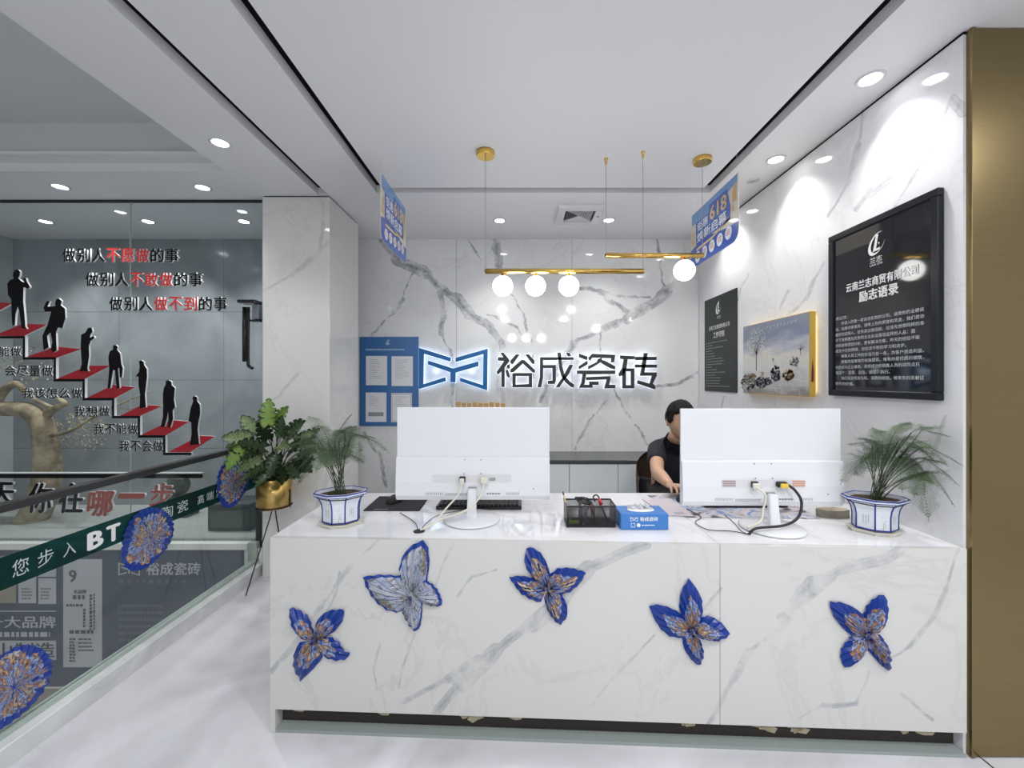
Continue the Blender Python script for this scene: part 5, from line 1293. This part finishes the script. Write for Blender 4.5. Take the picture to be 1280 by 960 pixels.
# dark green solids built in place of reflections at the window's right end
green_refl = noise_tint(mat('dark_green_reflection', (.04, .06, .05), .3), (.016, .030, .026), (.06, .09, .08), 7)
ob = thing('reflection_box', at(289, 655, 3.10), 'dark green box standing in for a reflection in the right corner of the show window', 'reflection')
a = at(259, 655, 3.02); b = at(313, 634, 3.02)
MB().box((a.x, 3.02, ZS + .021), (b.x, 3.25, b.z), bevel=.006).obj('body', green_refl, ob)
MB().box((a.x + .03, 3.012, ZS + .05), (b.x - .05, 3.019, b.z - .025), bevel=.002).obj('front_panel', mat('panel_green', (.09, .13, .11), .3), ob)
MB().box((a.x - .005, 3.01, b.z + .0005), (b.x + .005, 3.255, b.z + .025), bevel=.004).obj('lid', green_refl, ob)
ob2 = thing('reflection_block', at(215, 650, 3.3), 'dark green block standing in for a reflection beside the box in the show window', 'pedestal')
MB().box((at(206, 0, 3.3).x, 3.3, ZS + .021), (at(232, 0, 3.3).x, 3.45, at(0, 622, 3.3).z), bevel=.008).obj('block', green_refl, ob2)
MB().sphere(at(222, 606, 3.36), .085, sc=(1.1, .8, 1), u=14, v=10).obj('round_top', green_refl, ob2)

# ------------------------------------------------------------------ printed company board under the show window
ib = thing('company_board', (-2.7, GY - .01, -.3), 'slate blue company board with grey print below the show window', 'board')
slate = mat('slate_board', (.13, .15, .19), .35)
yb_ = GY - .010
a = at(-190, 858, yb_); b = at(304, 683, yb_)
MB().box((a.x, yb_, a.z), (b.x, GY - .001, b.z)).obj('board', slate, ib)
yi = yb_ - .0012
def IB(px, py): return at(px, py, yi)
prn = mat('pale_board_print', (.60, .62, .66), .5); lp = mat('pale_sheet', (.58, .60, .62), .5); dp = mat('dark_board_print', (.14, .15, .17), .5); cream_s = mat('cream_sheet', (.42, .40, .32), .5)
def sheet(x0, y0, x1, y1, m=lp, nm='printed_sheet'):
    a = IB(x0, y1); b = IB(x1, y0); return MB().box((a.x, yi, a.z), (b.x, yi + .001, b.z)).obj(nm, m, ib)
def itext(body, x0, y0, x1, y1, m=prn, bold=.0):
    a = IB(x0, y1); b = IB(x1, y0); text('lettering', body, (a.x, yi - .0012, a.z), XV, ZV, b.x - a.x, b.z - a.z, m, ib, bold)
def ibars(x, y, wpx, n, pitch, h, m, seed, fill=1):
    mb = MB(); p = IB(x, y); k = yi/F; bars(mb, (p.x, yi - .0012, p.z), XV, ZV, wpx*k, n, pitch*k, h*k, seed, fill, .25); mb.obj('small_print', m, ib)
sheet(79, 699, 127.5, 834)
for bx, m in (((0, 695, 20, 754), cream_s), ((23, 695, 45, 754), lp), ((48, 692, 70, 721), lp), ((48, 723, 70, 755), lp), ((-26, 695, -4, 754), cream_s)): sheet(*bx, m)
sheet(-40, 801, 70, 825)
itext('佛山制造', -34, 803, 69, 822, dp, .02); itext('建陶瓷砖十大品牌', -104, 770, 70, 785, prn, .02); ibars(-20, 796, 88, 1, 8, 6, prn, 3)
itext('裕成瓷砖', 183, 703, 251, 719, prn, .02)
lg = MB(); q = IB(148, 703); mini_logo(lg, q.x, yi - .0012, q.z, .15); lg.obj('printed_logo', prn, ib)
ibars(149, 729, 104, 1, 8, 4, mat('dim_blue_print', (.2, .22, .26), .5), 6, .25); ibars(148, 759, 60, 6, 8.5, 3.5, mat('dim_blue_print2', (.2, .22, .26), .5), 7)
itext('9', 86, 712, 96, 728, dp, .03); ibars(97, 722, 17, 1, 5, 6, prn, 8); itext('老品牌', 92, 737, 108, 742, dp, .03); ibars(91, 749, 17, 1, 5, 5, dp, 9); ibars(83, 758, 25, 1, 5, 3, dp, 10)
for i, (x_, y_) in enumerate(((112, 746), (117, 745), (112, 768), (117, 767), (104, 764))): 
    for k in range(6): ibars(x_, y_ + k*4, 4 if i % 2 == 0 else 2, 1, 3, 3, dp, 20 + i*6 + k)
ibars(87, 792, 32, 1, 5, 4.5, dp, 13); ibars(87, 800, 8, 8, 3.9, 2.6, dp, 14); ibars(98, 800, 22, 4, 4.6, 2.0, dp, 15)
sheet(0, 763.5, 70, 764.5, prn, 'rule_line')
for x in (27, 51): ibars(x, 737, 14, 4, 4, 2, mat('dim_sheet_print', (.28, .26, .22), .5), x)
MB().box((-3.5, GY - .006, -1.6), (-2.6, GY - .001, -.80)).obj('lower_panel', mat('warm_panel', (.42, .38, .30), .5), ib)

# ------------------------------------------------------------------ office chair and seated person
PX = 1.06
ch = thing('office_chair', (PX, 2.86, 0), 'brown leather office chair behind the desk, under the person', 'chair')
MB().box((PX - .24, 2.62, .40), (PX + .24, 3.08, .47), bevel=.03, seg=3).obj('seat', leather, ch)
mb = MB(); n = 20; rows = []
for h, rr in ((.42, .235), (.50, .245), (.62, .250), (.66, .246)):
    rows.append([mb.bm.verts.new((PX + rr*math.cos(R(-8 + 196*i/n)), 2.86 + rr*.95*math.sin(R(-8 + 196*i/n)), h + (.16*math.sin(math.pi*i/n) if h > .5 else 0))) for i in range(n + 1)])
for a, b in zip(rows, rows[1:]):
    for i in range(n): mb.bm.faces.new((a[i], a[i+1], b[i+1], b[i])).smooth = True
bmesh.ops.solidify(mb.bm, geom=mb.bm.faces[:], thickness=.022); mb.obj('curved_backrest', leather, ch)
MB().lathe((PX, 2.86, .08), [(.03, 0), (.03, .2), (.02, .2), (.02, .32)], 16).obj('gas_post', alu, ch)
for i in range(5):
    a = R(90 + 72*i); e = Vector((PX + .27*math.cos(a), 2.86 + .27*math.sin(a), .07))
    MB().tube([(PX, 2.86, .10), e], [.024, .016], 8).obj('base_arm', alu, ch)
    MB().lathe((e.x, e.y, .026), [(.025, -.02), (.025, .02)], 16, axis='X').obj('caster', rubber, ch)

def skin_mesh(chains, sub=2, voxel=None, extra=None):
    """chains: lists of (point, radius); points that coincide are shared"""
    bm = bmesh.new(); idx = {}; rad = []
    def vid(p):
        k = tuple(round(c, 4) for c in p)
        if k not in idx: idx[k] = bm.verts.new(p)
        return idx[k]
    rd_ = {}
    for chn in chains:
        prev = None
        for p, r in chn:
            v = vid(p); rd_.setdefault(v, r)
            if prev is not None and bm.edges.get((prev, v)) is None: bm.edges.new((prev, v))
            prev = v
    bm.verts.index_update(); rads = [rd_[v] for v in bm.verts]
    me = bpy.data.meshes.new('sk'); bm.to_mesh(me); bm.free()
    o = bpy.data.objects.new('sk', me); COL.objects.link(o)
    md = o.modifiers.new('s', 'SKIN'); md.use_smooth_shade = True
    sv = me.skin_vertices[0].data
    for i, r in enumerate(rads):
        sv[i].radius = r if isinstance(r, tuple) else (r, r)
    sv[0].use_root = True
    ss = o.modifiers.new('u', 'SUBSURF'); ss.levels = sub
    dg = bpy.context.evaluated_depsgraph_get(); out = bpy.data.meshes.new_from_object(o.evaluated_get(dg))
    bpy.data.objects.remove(o); return out
def remesh(meshes, voxel, name, m, parent, smooth=6):
    bm = bmesh.new()
    for me in meshes: bm.from_mesh(me)
    me = bpy.data.meshes.new(name); bm.to_mesh(me); bm.free(); me.materials.clear()
    o = bpy.data.objects.new(name, me); COL.objects.link(o)
    r = o.modifiers.new('r', 'REMESH'); r.mode = 'VOXEL'; r.voxel_size = voxel; r.use_smooth_shade = True
    s = o.modifiers.new('s', 'SMOOTH'); s.iterations = smooth; s.factor = .5
    dg = bpy.context.evaluated_depsgraph_get(); out = bpy.data.meshes.new_from_object(o.evaluated_get(dg)); bpy.data.objects.remove(o)
    bm = bmesh.new(); bm.from_mesh(out); seen = set(); isl = []
    for v in bm.verts:
        if v in seen: continue
        st_, comp = [v], []; seen.add(v)
        while st_:
            q = st_.pop(); comp.append(q)
            for e in q.link_edges:
                u = e.other_vert(q)
                if u not in seen: seen.add(u); st_.append(u)
        isl.append(comp)
    isl.sort(key=len, reverse=True)

    bmesh.ops.delete(bm, geom=[v for comp in isl[1:] if len(comp) < len(isl[0])*.02 for v in comp], context='VERTS')
    bm.to_mesh(out); bm.free()
    out.materials.clear(); out.materials.append(m); out.name = name
    for p in out.polygons: p.use_smooth = True; p.material_index = 0
    return link(name, out, parent)
person = thing('person', (PX, 2.84, .47), 'person in a dark short-sleeved polo seated behind the right monitor, hand on a mouse', 'person')
pelvis = (PX, 2.88, .545); belly = (PX - .005, 2.86, .66); chest = (PX - .02, 2.80, .80); nb_ = (PX - .040, 2.715, .915); neck = (PX - .050, 2.665, .965); nk2 = (PX - .055, 2.635, 1.01)
shR = (.905, 2.745, .868); elR = (.815, 2.455, .785); wrR = (.800, 2.205, .772)
shL = (1.215, 2.745, .868); elL = (1.33, 2.47, .775); wrL = (1.17, 2.17, .785)
def hand(wr, tgt, side, z=.775, drop=.018):
    """palm and five separate fingers from the wrist towards tgt"""
    w_ = Vector(wr); d = (Vector(tgt) - w_); d.z = 0; d.normalize(); s = Vector((d.y, -d.x, 0)) * side   # s points to the thumb side
    knu = w_ + d*.085; knu.z = z + .006
    chains = [[(tuple(w_), (.024, .018)), (tuple(w_.lerp(knu, .5)), .017), (tuple(knu - d*.01), .014)]]
    ln = (.070, .078, .072, .058)
    for i in range(4):
        o = knu + s*(.030 - .020*i) - d*.012; fd = (d + s*(.16 - .10*i)).normalized(); L_ = ln[i]
        chains.append([(tuple(w_ + s*(.010 - .007*i)), .015), (tuple((w_ + s*(.010 - .007*i)).lerp(o, .5)), .0145), (tuple(o - d*.012), .0125), (tuple(o + fd*.012 + ZV*.004), .0095), (tuple(o + fd*(L_*.5) + ZV*.004), .0085), (tuple(o + fd*(L_*.8) - ZV*drop*.5), .0078), (tuple(o + fd*L_ - ZV*drop*1.1), .007)])
    to = w_ + d*.03 + s*.024
    chains.append([(tuple(to - s*.012), .013), (tuple(to + s*.014 + d*.020 - ZV*.004), .0115), (tuple(to + s*.022 + d*.045 - ZV*.010), .0095), (tuple(to + s*.020 + d*.064 - ZV*.014), .0082)])
    return chains
arm_chains = []
body_meshes = []
body_meshes.append(skin_mesh([[(pelvis, (.14, .105)), (belly, (.128, .096)), (chest, (.15, .10)), (nb_, (.075, .065)), (neck, (.054, .054)), (nk2, (.052, .054))],
    [(chest, .15), (shR, .052), (tuple(Vector(shR).lerp(Vector(elR), .5)), .047), (elR, .041), (tuple(Vector(elR).lerp(Vector(wrR), .35)), .040), (wrR, (.026, .021))],
    [(chest, .15), (shL, .052), (tuple(Vector(shL).lerp(Vector(elL), .5)), .047), (elL, .041), (tuple(Vector(elL).lerp(Vector(wrL), .35)), .040), (wrL, (.026, .021))],
    [(pelvis, .14), (PX - .09, 2.82, .54) and ((PX - .10, 2.80, .53), .085), ((PX - .12, 2.42, .53), .062), ((PX - .12, 2.46, .30), .055), ((PX - .12, 2.50, .10), .038), ((PX - .12, 2.42, .05), .036), ((PX - .12, 2.33, .035), .028)],
    [(pelvis, .14), ((PX + .10, 2.80, .53), .085), ((PX + .12, 2.42, .53), .062), ((PX + .12, 2.46, .30), .055), ((PX + .12, 2.50, .10), .038), ((PX + .12, 2.42, .05), .036), ((PX + .12, 2.33, .035), .028)]]))
for ch_ in (hand(wrR, (.80, 2.0, 0), -1, .778), hand(wrL, (1.12, 1.98, 0), 1, .785)):
    for c_ in ch_: body_meshes.append(skin_mesh([c_], 1))
# head: skull with jaw, nose, brow, lips, ears
HC = Vector((1.008, 2.598, 1.078)); tiltm = Matrix.Rotation(R(14), 4, 'X') @ Matrix.Rotation(R(6), 4, 'Z')
def headpart(fn):
    mb = MB(); fn(mb); me = mb.mesh('h'); me.transform(Matrix.Translation(HC) @ tiltm); return me
def skull(mb):
    mb.sphere((0, 0, 0), 1, u=40, v=30)
    for v in mb.bm.verts:
        x, y, z = v.co
        # y < 0 is the face
        jaw = max(0, -z); k = 1 - .30*jaw**1.6
        v.co = Vector((x*.074*k, (y*.094 - (.008 if y < 0 else 0)*jaw)*(1 - .12*jaw), z*.112 if z > 0 else z*.118))
        if y < -.3: v.co.y += .006 * (1 - abs(x)) * (abs(z - .12) < .16)
def feats(mb):
    mb.tube([(0, -.088, .022), (0, -.103, -.012), (0, -.112, -.026)], [.008, .011, .013], 10)
    mb.sphere((-.010, -.100, -.030), .008, u=10, v=8); mb.sphere((.010, -.100, -.030), .008, u=10, v=8)
    mb.tube([(-.045, -.074, .030), (-.02, -.088, .034), (.02, -.088, .034), (.045, -.074, .030)], .009, 8)
    mb.tube([(-.020, -.087, -.058), (0, -.094, -.056), (.020, -.087, -.058)], .0055, 8); mb.tube([(-.018, -.085, -.067), (0, -.092, -.068), (.018, -.085, -.067)], .006, 8)
    mb.sphere((0, -.078, -.098), .018, u=12, v=8)
    for s in (-1, 1): mb.sphere((s*.078, .010, -.006), 1, sc=(.010, .018, .030), u=12, v=10)
body_meshes += [headpart(skull), headpart(feats)]
bd = remesh(body_meshes, .0045, 'body', skin, person, 4)
eye_white = mat('eye_white', (.45, .40, .37), .3)
for s in (-1, 1):
    def eye(mb, s=s): mb.sphere((s*.030, -.0785, .010), .0105, eye_white, u=14, v=10, sc=(1.25, 1, .62)); mb.sphere((s*.030, -.0862, .009), .0046, black_gloss, u=10, v=8)
    link('eye', headpart(eye), person)
    def brow(mb, s=s): mb.tube([(s*.016, -.098, .040), (s*.032, -.094, .045), (s*.050, -.080, .040)], .0034, 6, black)
    link('eyebrow', headpart(brow), person)
def hairf(mb):
    mb.sphere((0, .006, .018), 1, u=56, v=40)
    for v in mb.bm.verts:
        x, y, z = v.co - Vector((0, .006, .018)); n_ = noise.noise(Vector((x*7, y*7, z*3)))*.006 + noise.noise(Vector((x*22, y*22, z*6)))*.0035
        v.co = Vector((x*(.086 + n_), .006 + y*(.104 + n_), .018 + z*(.112 + n_)))
    dead = []
    for v in mb.bm.verts:
        x, y, z = v.co
        low = -.050 if y > .040 else (.004 if y > -.045 else .052 + .010*math.sin(x*90))
        if z < low - (.02 if abs(x) > .07 and y > -.03 else 0): dead.append(v)
    bmesh.ops.delete(mb.bm, geom=dead, context='VERTS'); bmesh.ops.solidify(mb.bm, geom=mb.bm.faces[:], thickness=.012)
link('hair', headpart(hairf), person).data.materials.append(hairm)
bpy.data.objects['hair'].data.materials.clear(); bpy.data.objects['hair'].data.materials.append(hairm)
def lp3(a, b, t): return tuple(Vector(a).lerp(Vector(b), t))
shirt = skin_mesh([[((PX, 2.88, .50), (.18, .14)), (pelvis, (.178, .138)), (belly, (.163, .122)), (chest, (.172, .116)), (nb_, (.100, .085)), ((PX - .045, 2.695, .945), (.076, .072))],
    [(chest, .165), (shR, .066), (lp3(shR, elR, .45), .063), (lp3(shR, elR, .62), .060)], [(chest, .165), (shL, .066), (lp3(shL, elL, .45), .063), (lp3(shL, elL, .62), .060)]])
remesh([shirt], .006, 'polo_shirt', cloth, person, 3)
cl = MB(); nvv = Vector(neck); 
ring1 = [Vector((nvv.x + .080*math.cos(a*.31416), nvv.y + .082*math.sin(a*.31416) + .012, .918 + .034*math.sin(a*.31416))) for a in range(20)]
vsr = [[cl.bm.verts.new(p) for p in ring1], [cl.bm.verts.new(p + Vector((0, 0, .040)) + (Vector((nvv.x, nvv.y, p.z)) - p)*.24) for p in ring1]]
for i in range(20): cl.bm.faces.new((vsr[0][i], vsr[0][(i+1) % 20], vsr[1][(i+1) % 20], vsr[1][i])).smooth = True
bmesh.ops.solidify(cl.bm, geom=cl.bm.faces[:], thickness=.004); cl.obj('collar', cloth, person)
tro = skin_mesh([[(pelvis, (.172, .132)), ((PX - .10, 2.80, .53), .096), ((PX - .12, 2.42, .53), .074), ((PX - .12, 2.46, .30), .066), ((PX - .12, 2.50, .13), .056)], [(pelvis, .17), ((PX + .10, 2.80, .53), .096), ((PX + .12, 2.42, .53), .074), ((PX + .12, 2.46, .30), .066), ((PX + .12, 2.50, .13), .056)]])
remesh([tro], .008, 'trousers', trouser, person, 2)
for s in (-1, 1):
    MB().sphere((PX + s*.12, 2.40, .035), 1, sc=(.048, .135, .036), u=18, v=12).obj('shoe', rubber, person)
